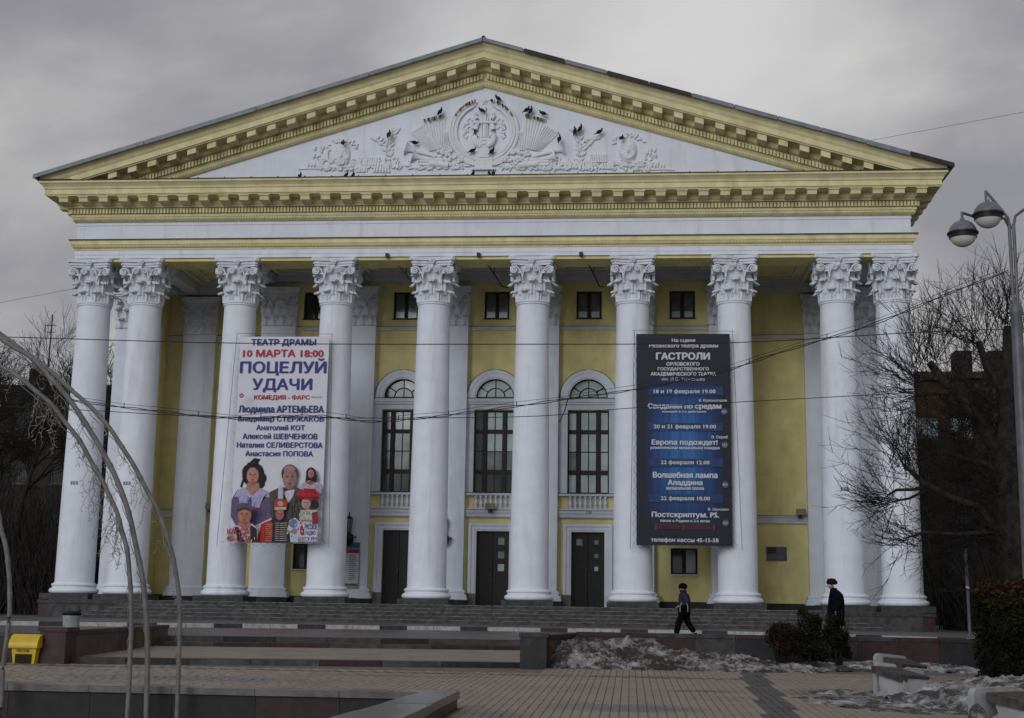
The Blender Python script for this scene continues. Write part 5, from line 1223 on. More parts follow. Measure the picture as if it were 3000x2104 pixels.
MB().hexa([(-.20, -.06, 0), (.20, -.06, 0), (.20, .06, 0), (-.20, .06, 0), (-.17, -.04, .27), (.17, -.04, .27), (.17, .04, .27), (-.17, .04, .27)]).build('bag_body', BLC, Bg)
for x in (-.13, .12): MB().tube([(x, -.065, .08), (x, -.055, .27), (x * .6, -.03, .38)], .010, 5).build('strap', mat('pale_strap', (.45, .45, .44), .5), Bg)
# man in the fur hat
M_ = thing('person', 'old man in a long black coat and black fur hat walking left behind the bushes', 'person', (13.12, -16.2, 0.03))
V = [(0, 0, .95), (0, 0, 1.16), (.02, 0, 1.42), (-.03, 0, 1.53), (-.09, 0, 1.62), (-.10, 0, 1.69), (.02, -.2, 1.42), (.10, -.24, 1.14), (.0, -.22, .86), (.02, .2, 1.42), (.10, .24, 1.14), (-.02, .22, .88), (-.01, -.1, .88), (-.12, -.1, .48), (-.12, -.1, .08), (-.22, -.1, .05), (.02, .1, .88), (.04, .1, .48), (.18, .1, .10), (.10, .1, .05)]
skin_mesh('body', V, Ed, Rd, SKIN, M_); head_parts(M_, (-.095, 0, 1.65))
COAT = mat('black_coat_cloth', (.006, .007, .010), .95, .3, 9, .3, 60, spec=.05)
j = MB(); j.loft([(.02, 0, .52, .22, .26), (.02, 0, .75, .235, .27), (.03, 0, 1.0, .23, .26), (.04, 0, 1.2, .22, .255), (.04, 0, 1.38, .19, .25), (.01, 0, 1.48, .14, .20), (-.02, 0, 1.54, .10, .11), (-.03, 0, 1.59, .09, .09)], 18); j.build('coat', COAT, M_, True, ang=80)
for s_ in (-1, 1): skin_mesh('sleeve', [(.03, s_ * .2, 1.42), (.11, s_ * .26, 1.14), (.0, s_ * .24, .90)], [(0, 1), (1, 2)], [.10, .085, .07], COAT, M_); hand(M_, (-.01, s_ * .235, .88), (-.1, 0, -1))
skin_mesh('trousers', [(.0, 0, .70), (-.06, -.1, .60), (-.12, -.1, .36), (-.12, -.1, .06), (.03, .1, .60), (.05, .1, .36), (.18, .1, .10)], [(0, 1), (1, 2), (2, 3), (0, 4), (4, 5), (5, 6)], [.14, .11, .09, .08, .11, .09, .08], BLC, M_)
for px, py in ((-.19, -.1), (.13, .1)): MB().ell((px, py, .05), .145, .055, .05, 10, 6).build('shoe', BLC, M_, True)
FUR = mat('black_fur', (.010, .009, .011), .95, .4, 30, .9, 80)
f = MB(); f.lathe([(.105, 0), (.125, .03), (.125, .12), (.12, .16), (.09, .19), (.0, .20)], 18, (-.075, 0, 1.69)); f.ell((-.175, 0, 1.76), .045, .09, .055, 10, 6); f.ell((.04, 0, 1.76), .05, .10, .065, 10, 6); f.build('fur_hat', FUR, M_, True, ang=80)

M_.scale = (1.14, 1.14, 1)
# ================================================================== LIGHT ARCHES
TUBE = mat('arch_tube_metal', (.17, .165, .165), .5, .15, 6, .15, 40); LW = mat('frosted_wire', (.25, .24, .225), .6, .1)
A_ = [(-2.9, 4.45), (-2.5, 4.3), (-2.13, 4.11), (-1.87, 3.98), (-1.54, 3.73), (-1.32, 3.56), (-1.12, 3.33), (-.88, 3.06), (-.7, 2.78), (-.53, 2.53), (-.4, 2.3), (-.28, 2.08), (-.2, 1.85), (-.1, 1.57), (-.04, 1.22), (0, .91), (.03, .52), (.04, .13), (.05, -.17), (.06, -1.7)]
B_ = [(-3.0, 5.0), (-2.6, 4.82), (-2.17, 4.53), (-1.99, 4.4), (-1.68, 4.23), (-1.35, 3.91), (-1.08, 3.63), (-.82, 3.29), (-.55, 2.9), (-.33, 2.53), (-.13, 2.08), (.01, 1.61), (.12, 1.22), (.19, .83), (.24, .44), (.27, .06), (.34, -1.7)]
Cc = [(-2.4, 4.72), (-1.99, 4.45), (-1.63, 4.19), (-1.36, 4.01), (-1.09, 3.78), (-.8, 3.55), (-.51, 3.26), (-.3, 2.98), (-.11, 2.72), (.09, 2.39), (.28, 2.09), (.47, 1.62), (.57, 1.28), (.64, .92), (.67, .61), (.68, .3), (.69, -.09), (.73, -1.7)]
D_ = [(-2.6, 3.4), (-2.3, 2.8), (-2.08, 2.35), (-1.97, 2.03), (-1.92, 1.83), (-1.83, 1.59), (-1.75, 1.2), (-1.72, .96), (-1.7, .65), (-1.71, .33), (-1.73, .02), (-1.72, -.29), (-1.71, -.69), (-1.72, -1.7)]
random.seed(77)
def smoothp(P, n=4):
    out_ = []
    for i in range(len(P) - 1):
        p0 = P[max(i - 1, 0)]; p1 = P[i]; p2 = P[i + 1]; p3 = P[min(i + 2, len(P) - 1)]
        for k_ in range(n):
            t_ = k_ / n
            out_.append(tuple(.5 * (2 * b + (c - a) * t_ + (2 * a - 5 * b + 4 * c - d) * t_ * t_ + (-a + 3 * b - 3 * c + d) * t_ ** 3) for a, b, c, d in zip(p0, p1, p2, p3)))
    out_.append(P[-1]); return out_
for P, yy, lab, lab2, drop in ((A_, -42.04, 'lowest of the three curved grey light arches standing in the basin, nearest the left poles', 'white string lights hanging from the lowest light arch', 17), (B_, -42.0, 'thickest middle light arch, grey tube curving up to the left edge', 'white string lights hanging from the middle light arch', 10),
                    (Cc, -41.96, 'outermost light arch, the rightmost grey tube in the foreground', 'white string lights hanging from the outermost light arch', 9), (D_, -42.0, 'grey light arch at the very left edge, in front of the yellow bin', None, 0)):
    A = thing('light_arch', lab, 'light arch', (P[-1][0], yy, -1.7), group='tube light arches over the basin')
    sp = smoothp(P); pts = [(x - P[-1][0], 0, z + 1.7) for x, z in sp]
    MB().tube(pts, .031 if P is not B_ else .036, 10).build('tube', TUBE, A, True)
    for k_ in range(4, len(pts) - 3, 6):   # joint collars
        d = (Vector(pts[k_ + 1]) - Vector(pts[k_])).normalized() * .025; MB().tube([Vector(pts[k_]) - d, Vector(pts[k_]) + d], .036 if P is not B_ else .041, 10).build('collar', TUBE, A, True)
    if lab2:
        S_ = thing('string_lights', lab2, 'string lights', (P[-1][0], yy, 0), group='string lights on the arches'); m = MB()
        idx = [k_ for k_, p in enumerate(sp) if (p[1] > (1.9 if P is A_ else .7)) ]
        for q in range(drop * (4 if P is A_ else 3)):
            if P is A_ or random.random() < .6: k_ = random.choice(idx)
            else: k_ = random.choice(idx)
            x, z = sp[k_]; L_ = random.uniform(.12, .75 if P is A_ else .55)
            if P is not A_ and z < 1.6: L_ *= .5
            p = Vector((x - P[-1][0], random.uniform(-.05, .05), z - .03)); pts = [p.copy()]; n_ = int(L_ / .045)
            hx_ = random.uniform(-.2, .2)
            for s_ in range(n_):
                p = p + Vector((random.uniform(-.035, .035) + hx_ * .02, random.uniform(-.02, .02), -.045)); pts.append(p.copy())
                if random.random() < .45: dd = Vector((random.choice((-1, 1)) * random.uniform(.02, .06), 0, random.uniform(-.05, .02))); m.tube([p, p + dd], .0045, 3, False)
            if len(pts) > 2: m.tube(pts, .0035, 3, False)
        kind(m.build('light_wire', LW, S_), 'stuff')
        # a main wire wound beside the tube
        m = MB(); pts = [(x - P[-1][0] - .03 + .02 * sin(i * 1.7), .03 * cos(i * 1.7), z - .06 - .02 * sin(i * .9)) for i, (x, z) in enumerate(sp) if z > -.2]; m.tube(pts, .005, 4, False); m.build('main_wire', LW, S_)

# ================================================================== OVERHEAD WIRES
WIRE = mat('black_cable', (.02, .02, .02), .6)
def wire(label, P, y0, y1, r, name='overhead_wire', twist=0, clips=0):
    sp = smoothp([(x, z) for x, z in P], 6); x0, x1 = sp[0][0], sp[-1][0]; f = lambda x: y0 + (y1 - y0) * (x - x0) / (x1 - x0)
    o = thing(name, label, 'overhead wire', (0, 0, 0))
    if not twist: MB().tube([(x, f(x), z) for x, z in sp], r, 5, False).build('cable', WIRE, o)
    else:
        for q in range(2): MB().tube([(x, f(x) + .02 * cos(i * 1.1 + q * pi), z + .024 * sin(i * 1.1 + q * pi) + random.uniform(-.006, .006)) for i, (x, z) in enumerate(sp)], r, 5, False).build('cable', WIRE, o)
        MB().tube([(x, f(x), z + .07 + .03 * abs(sin(i * .35))) for i, (x, z) in enumerate(sp)], r * .5, 4, False).build('carrier_wire', WIRE, o)
        for i in range(3, len(sp), 6): x, z = sp[i]; MB().tube([(x, f(x), z), (x, f(x), z + .11)], r, 4).build('cable_clip', WIRE, o)
    return o
wire('uppermost thin black wire running level across the whole front of the theatre', [(-12, 7.03), (-8.09, 6.95), (-2.28, 6.79), (4.03, 6.76), (8.97, 6.79), (13.09, 7.02), (16, 7.12)], -30, -30, .011)
wire('thick twisted black cable sagging across the banners up to the lamp post', [(-12, 6.2), (-6.18, 5.42), (-4.08, 5.16), (-2.24, 4.99), (-1.14, 5.04), (-.21, 5.04), (.93, 4.92), (2.15, 5.01), (3.27, 5.14), (5.18, 5.4), (6.78, 5.63), (8.57, 5.98), (10.05, 6.47), (11.93, 7.04), (13.5, 7.68), (14.88, 8.21)], -30, -30.8, .0095, 'twisted_cable', 1)
tw = [o for o in COL.objects if o.name.startswith('twisted_cable')][0]; MB().tube([(5.32, -30.3, 5.44), (5.26, -30.3, 5.2), (5.14, -30.3, 4.93)], .012, 5).build('loose_end', WIRE, tw)
wire('lower thin black wire just under the twisted cable', [(-12, 5.6), (-6.59, 5.37), (-2.54, 5.2), (3.97, 5.23), (6.78, 5.45), (13.25, 5.83), (16, 6.0)], -29, -29, .009)
wire('faint far wire in the sky passing behind the theatre roof', [(-70, 22.05), (-51.76, 25.4), (43.19, 42.74), (70, 47.6)], 50, 50, .016)

# ================================================================== LAMP POST
LP = thing('street_lamp', 'tall grey street lamp with two half-glass globe lanterns on curved arms, right edge', 'street lamp', (14.93, -31, -.4))
def lp(x, z, y=0): return (x - 14.93, y, z + .4)
MB().lathe([(.22, 0), (.22, .5), (.16, .6), (.135, 3), (.12, 7.0), (.115, 7.55), (.14, 7.6), (.14, 7.75), (.06, 7.9)], 16).build('pole', STEEL, LP, True)
m = MB()
for d in (-.045, .045): m.tube([lp(14.93 + d, 7.4), lp(14.93 + d, 9.2)], .038, 8)
m.build('upper_pole', STEEL, LP, True)
MB().tube([lp(14.91, 9.1), lp(14.86, 9.35), lp(14.72, 9.55), lp(14.42, 9.95)], .032, 8).tube([lp(14.42, 9.96), lp(14.42, 9.66)], .028, 8).build('arm', STEEL, LP, True)
MB().tube([lp(14.89, 9.1), lp(14.82, 9.36, .1), lp(14.7, 9.42, .25), lp(14.3, 9.46, .35), lp(13.92, 9.50, .1)], .030, 8).tube([lp(13.92, 9.52, .1), lp(13.92, 9.28, .1)], .028, 8).build('arm', STEEL, LP, True)
MB().tube([lp(14.96, 9.1), lp(15.02, 9.38), lp(15.2, 9.52), lp(15.6, 9.6), lp(15.95, 9.6)], .032, 8).tube([lp(15.95, 9.62), lp(15.95, 9.36)], .028, 8).build('arm', STEEL, LP, True)
DOME = mat('grey_lamp_dome', (.13, .14, .165), .4, .1, 5, spec=.5)
GLB = mat('frosted_lamp_bowl', (.62, .62, .60), .25, .05, 5, spec=.6)
for x, z, y in ((14.42, 9.38, -.1), (13.92, 9.02, .1), (15.95, 9.1, 0)):
    c = lp(x, z, y); R_ = .305
    MB().lathe([(R_ * cos(a_), R_ * sin(a_)) for a_ in [i * pi / 16 for i in range(0, 8)]] + [(.05, R_), (.05, R_ + .04)], 24, c).build('lamp_dome', DOME, LP, True)
    MB().lathe([(R_ + .01, -.015), (R_ + .025, -.01), (R_ + .025, .03), (R_, .035)], 24, c).build('rim', BLK, LP, True)
    MB().lathe([(.29, -.10), (.30, -.02)], 24, c, False).build('inner_reflector', BLK, LP, True)
    MB().lathe([(R_ * .96 * cos(a_), -R_ * .96 * sin(a_)) for a_ in [i * pi / 18 for i in range(8, -1, -1)]], 24, c).build('glass_bowl', GLB, LP, True)

# ================================================================== SMALL STREET THINGS
YB_ = mat('yellow_plastic', (.62, .42, .01), .4, .06, 4, spec=.5); YD = mat('dark_opening', (.03, .025, .008), .9)
G_ = thing('grit_bin', 'yellow plastic sand bin with domed lid standing left of the red granite pillar', 'grit bin', (-5.42, -33.2, pz(-33.2)))
MB().hexa([(-.24, 0, 0), (.20, 0, 0), (.22, .45, 0), (-.22, .45, 0), (-.28, -.02, .32), (.24, -.02, .32), (.26, .45, .36), (-.26, .45, .36)]).build('bin_body', YB_, G_)
MB().hexa([(-.19, -.03, .0), (.14, -.03, .0), (.14, -.012, 0), (-.19, -.012, 0), (-.19, -.03, .19), (.15, -.03, .19), (.15, -.012, .19), (-.19, -.012, .19)]).build('hatch_opening', YD, G_)
m = MB(); pr_ = [(-.08, .31), (-.09, .36), (-.06, .45), (.02, .54), (.14, .58), (.42, .57), (.47, .5), (.47, .33)]
vs = [(-.32, y, z) for y, z in pr_] + [(.28, y, z) for y, z in pr_]; k_ = len(pr_)
m.add(vs, [tuple(range(k_)), tuple(range(2 * k_ - 1, k_ - 1, -1))] + [((i + 1) % k_, i, i + k_, (i + 1) % k_ + k_) for i in range(k_)]); m.build('lid', YB_, G_, True, ang=35)
text_mesh('ПЕСОК', -.03, .255, .26, .055, -.032, mat('brown_lettering', (.10, .045, .01), .7), G_, .02)
U = thing('litter_bin', 'pale concrete litter urn lined with a black bag behind the left granite wall', 'litter bin', (-7.1, -27.0, 0))
MB().lathe([(.17, 0), (.19, .06), (.20, .3), (.215, .50), (.20, .5)], 18).build('urn', mat('pale_concrete', (.33, .35, .37), .8, .15, 8), U, True)
m = MB(); m.lathe([(.19, .48), (.225, .52), (.23, .57), (.20, .60), (.17, .55)], 14); m.ell((.17, 0, .62), .06, .04, .05, 6, 4); m.ell((-.1, .05, .59), .08, .05, .04, 6, 4); m.build('bin_bag', BLK, U, True)
S_ = thing('sign_post', 'thin leaning grey metal post on the sidewalk right of the theatre', 'post', (16.3, -20, .12))
MB().tube([(.01, 0, 0), (.0, 0, 1.5), (-.03, 0, 3.4)], .045, 8).build('post', STEEL, S_, True); MB().box(-.1, .04, -.05, .03, 2.6, 3.5).build('sign_plate', BLK, S_); MB().tube([(-.02, 0, 1.48), (.02, 0, 1.52)], .06, 8).build('collar', GREYW, S_)

# benches
WCON = mat('white_painted_concrete', (.33, .34, .36), .7, .1, 4, .25, 30, stain=(.25, .24, .23), stain_amt=.6, stain_scale=4); SLAT = mat('weathered_planks', (.07, .062, .055), .8, .25, 9, .4, 25)
def bench(A, Bc, C_, gz, label, slab_l=-.12, slab_n=.02):
    """plank seat on white concrete supports; A left, Bc near and C_ right corner of the seat top, settled askew in the ground"""
    O = Vector((Bc[0], Bc[1], gz)); B = thing('bench', label, 'bench', O, 0, 'concrete and plank benches')
    a, b, c = [Vector(q) - O for q in (A, Bc, C_)]; d = a + c - b; u = (b - a); w_ = (c - b); un, wn_ = u.normalized(), w_.normalized()
    n_ = max(3, round(w_.length / .14))
    for i in range(n_):
        t0, t1 = i / n_ + .012, (i + 1) / n_ - .012; ov = random.uniform(-.03, .03) if i else 0; th = .12 if i == 0 else .055
        p = [a + w_ * t0, b + w_ * t0 + un * ov, b + w_ * t1 + un * ov, a + w_ * t1]; dn = Vector((0, 0, -th)); sl_ = un * (-.03)
        MB().hexa([tuple(q + dn + k_) for q, k_ in zip(p, (-sl_ * 0, sl_, sl_, -sl_ * 0))] + [tuple(q) for q in p]).build('seat_plank', SLAT, B)
    def wall(p0, p1, th, ztop, zbot, nm_, r0=0., r1=0., foot=0.):
        dr = (p1 - p0); L_ = Vector((dr.x, dr.y, 0)).length; dx = Vector((dr.x, dr.y, 0)).normalized(); nr = Vector((-dx.y, dx.x, 0)); pts = []
        pts += [(-foot, zbot), (L_, zbot)]
        zt1, zt0 = p1.z + ztop, p0.z + ztop
        pts += [(L_ - r1 + r1 * cos(k_ * pi / 12), zt1 - r1 + r1 * sin(k_ * pi / 12)) for k_ in range(7)] if r1 else [(L_, zt1)]
        pts += [(r0 - r0 * sin(k_ * pi / 12), zt0 - r0 + r0 * cos(k_ * pi / 12)) for k_ in range(7)] if r0 else [(0, zt0)]
        if foot: pts += [(.0, zbot + .22), (.03, zbot + .13), (-foot, zbot + .07)]
        k_ = len(pts); P = [p0 + dx * x for x, z in pts]; v0 = [(q.x, q.y, z) for q, (x, z) in zip(P, pts)]; v1 = [(q.x + nr.x * th, q.y + nr.y * th, z) for q, (x, z) in zip(P, pts)]
        MB().add(v0 + v1, [tuple(range(k_)), tuple(range(2 * k_ - 1, k_ - 1, -1))] + [((i + 1) % k_, i, i + k_, (i + 1) % k_ + k_) for i in range(k_)]).build(nm_, WCON, B, True, ang=30)
    wall(a + un * .10 + wn_ * .06, b - un * .02 + wn_ * .06, .10, -.07, -.04, 'front_support', foot=.07)
    wall(b + wn_ * .05 - un * .05, c - wn_ * .05 - un * .05, .08, -.07, -.06, 'side_support')
    wall(a - un * .06 + wn_ * slab_l, d - un * .06 - wn_ * slab_n, .10, .045, -.05, 'back_wall', r0=.11, r1=.05)
    return B
bench((10.60, -37.15, .045), (10.98, -37.65, -.075), (11.50, -37.38, -.115), pz(-37.4), 'nearer white concrete bench with dark planks, at the tip of the dirty snow bank', .16)
bench((11.68, -32.2, .03), (11.92, -32.75, -.085), (12.48, -32.45, -.13), pz(-32.5), 'farther white concrete bench with dark planks, rising just behind the nearer one')
bench((11.36, -41.3, -.12), (12.05, -41.95, -.27), (12.7, -41.4, -.27), pz(-41.6), 'nearest white concrete bench cut by the bottom right corner, snow at its foot', -.16)
# ================================================================== SNOW
def snow_mat(name, c1, c2, dirt, lo, hi, sc=7):
    m = mat(name, c1, .75, .1, 3, 1.0, 22, col2=c2); t = m.node_tree; n = t.nodes; l = t.links; p = n['Principled BSDF']
    base = p.inputs['Base Color'].links[0].from_socket; g = n.new('ShaderNodeNewGeometry')
    a = n.new('ShaderNodeTexNoise'); a.inputs['Scale'].default_value = sc; a.inputs['Detail'].default_value = 8; a.inputs['Roughness'].default_value = .75
    b = n.new('ShaderNodeTexNoise'); b.inputs['Scale'].default_value = 1.4; b.inputs['Detail'].default_value = 3
    l.new(g.outputs['Position'], a.inputs['Vector']); l.new(g.outputs['Position'], b.inputs['Vector'])
    ma = n.new('ShaderNodeMath'); ma.operation = 'MULTIPLY_ADD'; l.new(b.outputs[0], ma.inputs[0]); ma.inputs[1].default_value = .8; l.new(a.outputs[0], ma.inputs[2])
    r = n.new('ShaderNodeMapRange'); r.inputs[1].default_value = lo; r.inputs[2].default_value = hi; l.new(ma.outputs[0], r.inputs[0])
    x = n.new('ShaderNodeMix'); x.data_type = 'RGBA'; l.new(r.outputs[0], x.inputs[0]); l.new(base, x.inputs[6]); x.inputs[7].default_value = (*dirt, 1); l.new(x.outputs[2], p.inputs['Base Color'])
    return m
SNW = snow_mat('dirty_snow', (.36, .35, .355), (.17, .16, .155), (.03, .026, .024), .79, .95); SNC = snow_mat('old_ice_snow', (.44, .445, .46), (.20, .20, .205), (.045, .042, .04), .80, .97, 5)
def lerp_prof(P):
    def f(u):
        for (a, x), (b, y) in zip(P[:-1], P[1:]):
            if a <= u <= b: return x + (y - x) * (u - a) / (b - a)
        return 0
    return f
def heap(name, label, cx, cy, rx, ry, h, m, seed, rz=0, nx=90, ny=50, rough_=.35, profile=None, cat='snow'):
    vs = []; fs = []; mp = {}
    for j in range(ny + 1):
        for i in range(nx + 1):
            u, v = -1 + 2 * i / nx, -1 + 2 * j / ny
            n1_ = mnoise.fractal(Vector((u * rx * 1.6 + seed, v * ry * 1.6, seed * .7)), 1.0, 2.1, 5); n2_ = mnoise.fractal(Vector((u * rx * 6 + seed, v * ry * 6, 3.3)), .8, 2.2, 4)
            b_ = max(0, 1 - (u * u + v * v) ** .75 + n1_ * .35)
            if profile: b_ = max(0, (1 - abs(v) ** 1.6) * profile(u) * (1 + n1_ * .35) + n1_ * .05 - .02)
            hh = h * (b_ ** .85) * (1 + rough_ * .16 * n2_) + (n2_ * .03 if b_ > 0 else 0)
            if b_ <= 0: hh = -.06
            x, y = u * rx, v * ry; X, Y = cx + x * cos(rz) - y * sin(rz), cy + x * sin(rz) + y * cos(rz)
            vs.append((X, Y, pz(Y) + hh))
    for j in range(ny):
        for i in range(nx):
            q = j * (nx + 1) + i; f = (q, q + 1, q + nx + 2, q + nx + 1)
            if max(vs[k][2] - pz(vs[k][1]) for k in f) > -.05: fs.append(f)
    o = MB().add(vs, fs).build(name, m, None, True, ang=180); tag(o, label, cat, kind='stuff'); return o
heap('snow_pile', 'large dirty snow pile heaped against the low wall, right of the steps pillar', 7.75, -29.75, 3.0, 1.25, .55, SNW, 3.1, .02, 200, 90, 1.0, lerp_prof([(-1, 0), (-.95, .5), (-.85, .8), (-.62, 1.0), (-.45, .98), (-.2, .8), (.05, .55), (.3, .42), (.6, .26), (.9, .18), (1, .0)]))
heap('snow_strip', 'thin dirty snow strip under the bushes along the wall', 12.1, -29.0, 3.0, .9, .16, SNC, 8.7, .12, 160, 60, .6)
heap('snow_pile', 'broad half-melted dirty snow bank between the two benches, lower right', 12.85, -38.6, 2.2, 2.5, .40, SNC, 5.5, .1, 110, 90, .45)
heap('snow_pile', 'small grey snow mound in front of the hedge, right edge', 14.2, -35.8, 1.2, 1.0, .42, SNW, 15.5, 0, 60, 50, .4)
heap('snow_pile', 'low snow patch beside the yellow sand bin, left edge', -6.9, -33.6, 1.2, .7, .22, SNW, 25.5, 0, 50, 30, .4)
heap('ice_patch', 'flat streaky ice on the paving left of the nearest bench', 10.55, -39.2, .95, 1.7, .04, SNC, 35.5, .5, 90, 60, .6, cat='ice')
heap('ice_patch', 'thin ice streaks on the paving at the foot of the farther bench', 10.15, -36.7, .75, .55, .025, SNC, 45.5, .3, 70, 40, .6, cat='ice')
MB().lathe([(.10, 0), (.12, .08), (.10, .2), (.05, .27), (0, .29)], 12, (0, 0, 0)).build('snow_lump', SNC, None, True, (11.05, -42.1, pz(-42) - .02)); tag(bpy.data.objects['snow_lump'], 'smooth white snow lump at the foot of the nearest bench', 'snow')

# ================================================================== HEDGE AND BUSHES
def leaves(mb, c, r, n, size, mats_fn, shell=.55, box=False):
    for _ in range(n):
        if box: p = Vector((random.uniform(-1, 1), random.uniform(-1, 1), random.uniform(-1, 1))); k_ = random.randint(0, 2); p[k_] = math.copysign(random.uniform(shell, 1), p[k_])
        else:
            p = Vector((random.gauss(0, 1), random.gauss(0, 1), random.gauss(0, 1))).normalized() * random.uniform(shell, 1)
        q = Vector((c[0] + p.x * r[0], c[1] + p.y * r[1], c[2] + p.z * r[2]))
        q += Vector([mnoise.noise(q * 2.3 + Vector((k_, 0, 0))) * .12 for k_ in (0, 9, 17)])
        d = Vector((random.gauss(0, 1), random.gauss(0, 1), random.gauss(0, 1) + .5)).normalized(); s_ = d.orthogonal().normalized(); l_ = size * random.uniform(.6, 1.3)
        mb.cur = mats_fn(q, p); mb.add([q - s_ * l_ * .35, q + d * l_ * .5 - s_ * 0, q + s_ * l_ * .35, q - d * l_ * .5], [(0, 1, 2), (0, 2, 3)])
HG = [mat('hedge_dark', (.011, .013, .009), .95, .3, 3, spec=.1), mat('hedge_olive', (.024, .030, .008), .95, .3, 3, spec=.1), mat('hedge_brown', (.058, .030, .016), .95, .3, 3, spec=.1)]
random.seed(9)
H_ = thing('hedge', 'clipped thuja hedge with frost-browned top at the right edge', 'hedge', (14.42, -33.2, pz(-33)))
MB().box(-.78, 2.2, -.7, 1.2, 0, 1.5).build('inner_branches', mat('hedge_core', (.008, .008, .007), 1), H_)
m = MB(); leaves(m, (.6, .15, .85), (1.5, 1.2, 1.0), 24000, .085, lambda q, p: 2 if (p.z > .74 + random.uniform(-.12, .12) and random.random() < .7) else (1 if mnoise.noise(q * 1.7) > .30 else 0), .82, True)
kind(m.build('foliage', HG, H_), 'stuff')
RB = [HG[0], HG[1], mat('bush_russet', (.060, .026, .022), .9, .3, 3)]
def bush(x, y, rx, h, label, n, russet, seed):
    random.seed(seed); B = thing('bush', label, 'bush', (x, y, pz(y)), group='low bushes in front of the wall'); m = MB()
    for k_ in range(9):
        a_ = random.uniform(0, 6.28); t_ = random.uniform(.2, 1); m.tube([(0 + .05 * cos(a_), .05 * sin(a_), 0), (rx * .4 * t_ * cos(a_), rx * .4 * t_ * sin(a_), h * .4), (rx * .8 * t_ * cos(a_), rx * .6 * t_ * sin(a_), h * random.uniform(.7, .95))], [.02, .013, .006], 5)
    m.build('stems', BARK, B); m = MB()
    for k_ in range(22):
        a_ = random.uniform(0, 6.28); rr = rx * random.uniform(.1, .7); c = (rr * cos(a_), rr * sin(a_) * .7, h * random.uniform(.22, .82)); s_ = rx * random.uniform(.3, .45)
        leaves(m, c, (s_, s_, s_ * .8), n // 18, .05, lambda q, p: 2 if random.random() < russet else (1 if q.z > h * .75 and random.random() < .6 or random.random() < .15 else 0), .35)
    kind(m.build('foliage', RB, B), 'stuff')
bush(9.98, -29.6, .52, 1.12, 'reddish low bush, leftmost of the three in front of the wall', 5200, .45, 1)
bush(10.62, -29.7, .50, 1.45, 'tallest bush with olive green top, middle of the three by the wall', 6500, .08, 2)
bush(11.24, -29.4, .36, 1.42, 'dark grey-green bush, rightmost of the three by the wall', 6500, .05, 3)

# ================================================================== TREES
def twig_segments(rng, p, d, L_, r, lvl, mx_, out_, up=.25, spread=.6, nkids=(2, 4)):
    n = 3 if lvl < mx_ else 2; pts = [p]; rs = [r]
    for i in range(n):
        d = (d + Vector((rng.gauss(0, .13), rng.gauss(0, .13), rng.gauss(0, .10) + up * .12))).normalized(); p = p + d * (L_ / n); pts.append(p); rs.append(r * (1 - .5 * (i + 1) / n))
        if lvl < mx_ and i >= 1 - (lvl > 0):
            for _ in range(rng.randint(*nkids) - (1 if i < n - 1 else 0)):
                ax = Vector((rng.gauss(0, 1), rng.gauss(0, 1), rng.gauss(0, .6))); nd_ = (d + ax.normalized() * spread * rng.uniform(.7, 1.3)).normalized()
                twig_segments(rng, p, nd_, L_ * rng.uniform(.55, .8), rs[-1] * .68, lvl + 1, mx_, out_, up, spread, nkids)
    out_.append((pts, rs, lvl))
def tree_meshes(seed, h, mx_=4, r=.22, nkids=(2, 3), spread=.6, up=.3):
    rng = random.Random(seed); segs = []
    twig_segments(rng, Vector((0, 0, h * .22)), Vector((rng.gauss(0, .05), rng.gauss(0, .05), 1)), h * .34, r, 0, mx_, segs, up, spread, nkids)
    tr = MB(); tr.tube([(0, 0, 0), (.03, 0, h * .12), (0, 0, h * .23)], [r * 1.35, r * 1.1, r], 9)
    cr_ = MB()
    for pts, rs, lvl in segs:
        if lvl == 0: tr.tube(pts, rs, 8)
        else: cr_.tube(pts, [max(x, .009) for x in rs], 5 if lvl < 2 else 3, False)
    return tr.mesh('trunk', BARK2, True), cr_.mesh('crown', BARK)
TM = [tree_meshes(4, 15, 5), tree_meshes(9, 14, 5, .26, spread=.7), tree_meshes(17, 16, 5, .24, spread=.5, up=.5)]
def tree(k_, x, y, s, label, rz=0, z=.1):
    o = thing('bare_tree', label, 'tree', (x, y, z), rz, 'bare trees around the theatre'); o.scale = (s, s, s); link('trunk', TM[k_][0], o); link('crown', TM[k_][1], o); return o
for i, (x, y, s, lab) in enumerate([(-25.0, 8, .92, 'bare tree immediately left of the leftmost column'), (-29.5, 6, .95, 'bare tree in front of the grey house, near the left edge'), (-33.5, 12, 1.0, 'bare tree at the far left edge in front of the grey house'), (-22.6, 14, .80, 'slim bare tree seen in the gap between the two left columns'),
        (-31.0, 44, 1.30, 'tall bare tree rising above the roof of the grey house, farthest left'), (-27.5, 46, 1.42, 'tall bare tree whose top shows above the grey house beside the left column'), (-37.0, 43, 1.25, 'bare treetop above the grey house at the left edge'), (-27.2, 11, .82, 'bare tree second from the left column, dark against the grey house'), (-36.5, 18, 1.05, 'bare tree farthest to the left behind the light arches'), (-24.5, 48, 1.32, 'bare tree behind everything, seen between the two left columns above the roof')]):
    tree(i % 3, x, y, s, lab, i * 1.3)
for i, (x, y, s, lab) in enumerate([(24.5, 2, .80, 'bare tree next to the right corner of the theatre'), (28.0, 8, .95, 'bare tree in front of the orange brick house, nearer its window'), (32.0, 4, .95, 'bare tree right of the orange brick house'), (23.0, 20, .80, 'bare tree far behind the right corner column'), (36.0, 16, 1.1, 'bare tree at the right edge far behind the lamp post'), (27.0, -3, .62, 'short bare tree by the sidewalk right of the theatre'), (31.0, -6, .75, 'bare tree behind the leaning post')]):
    tree((i + 1) % 3, x, y, s, lab, i * 2.1)
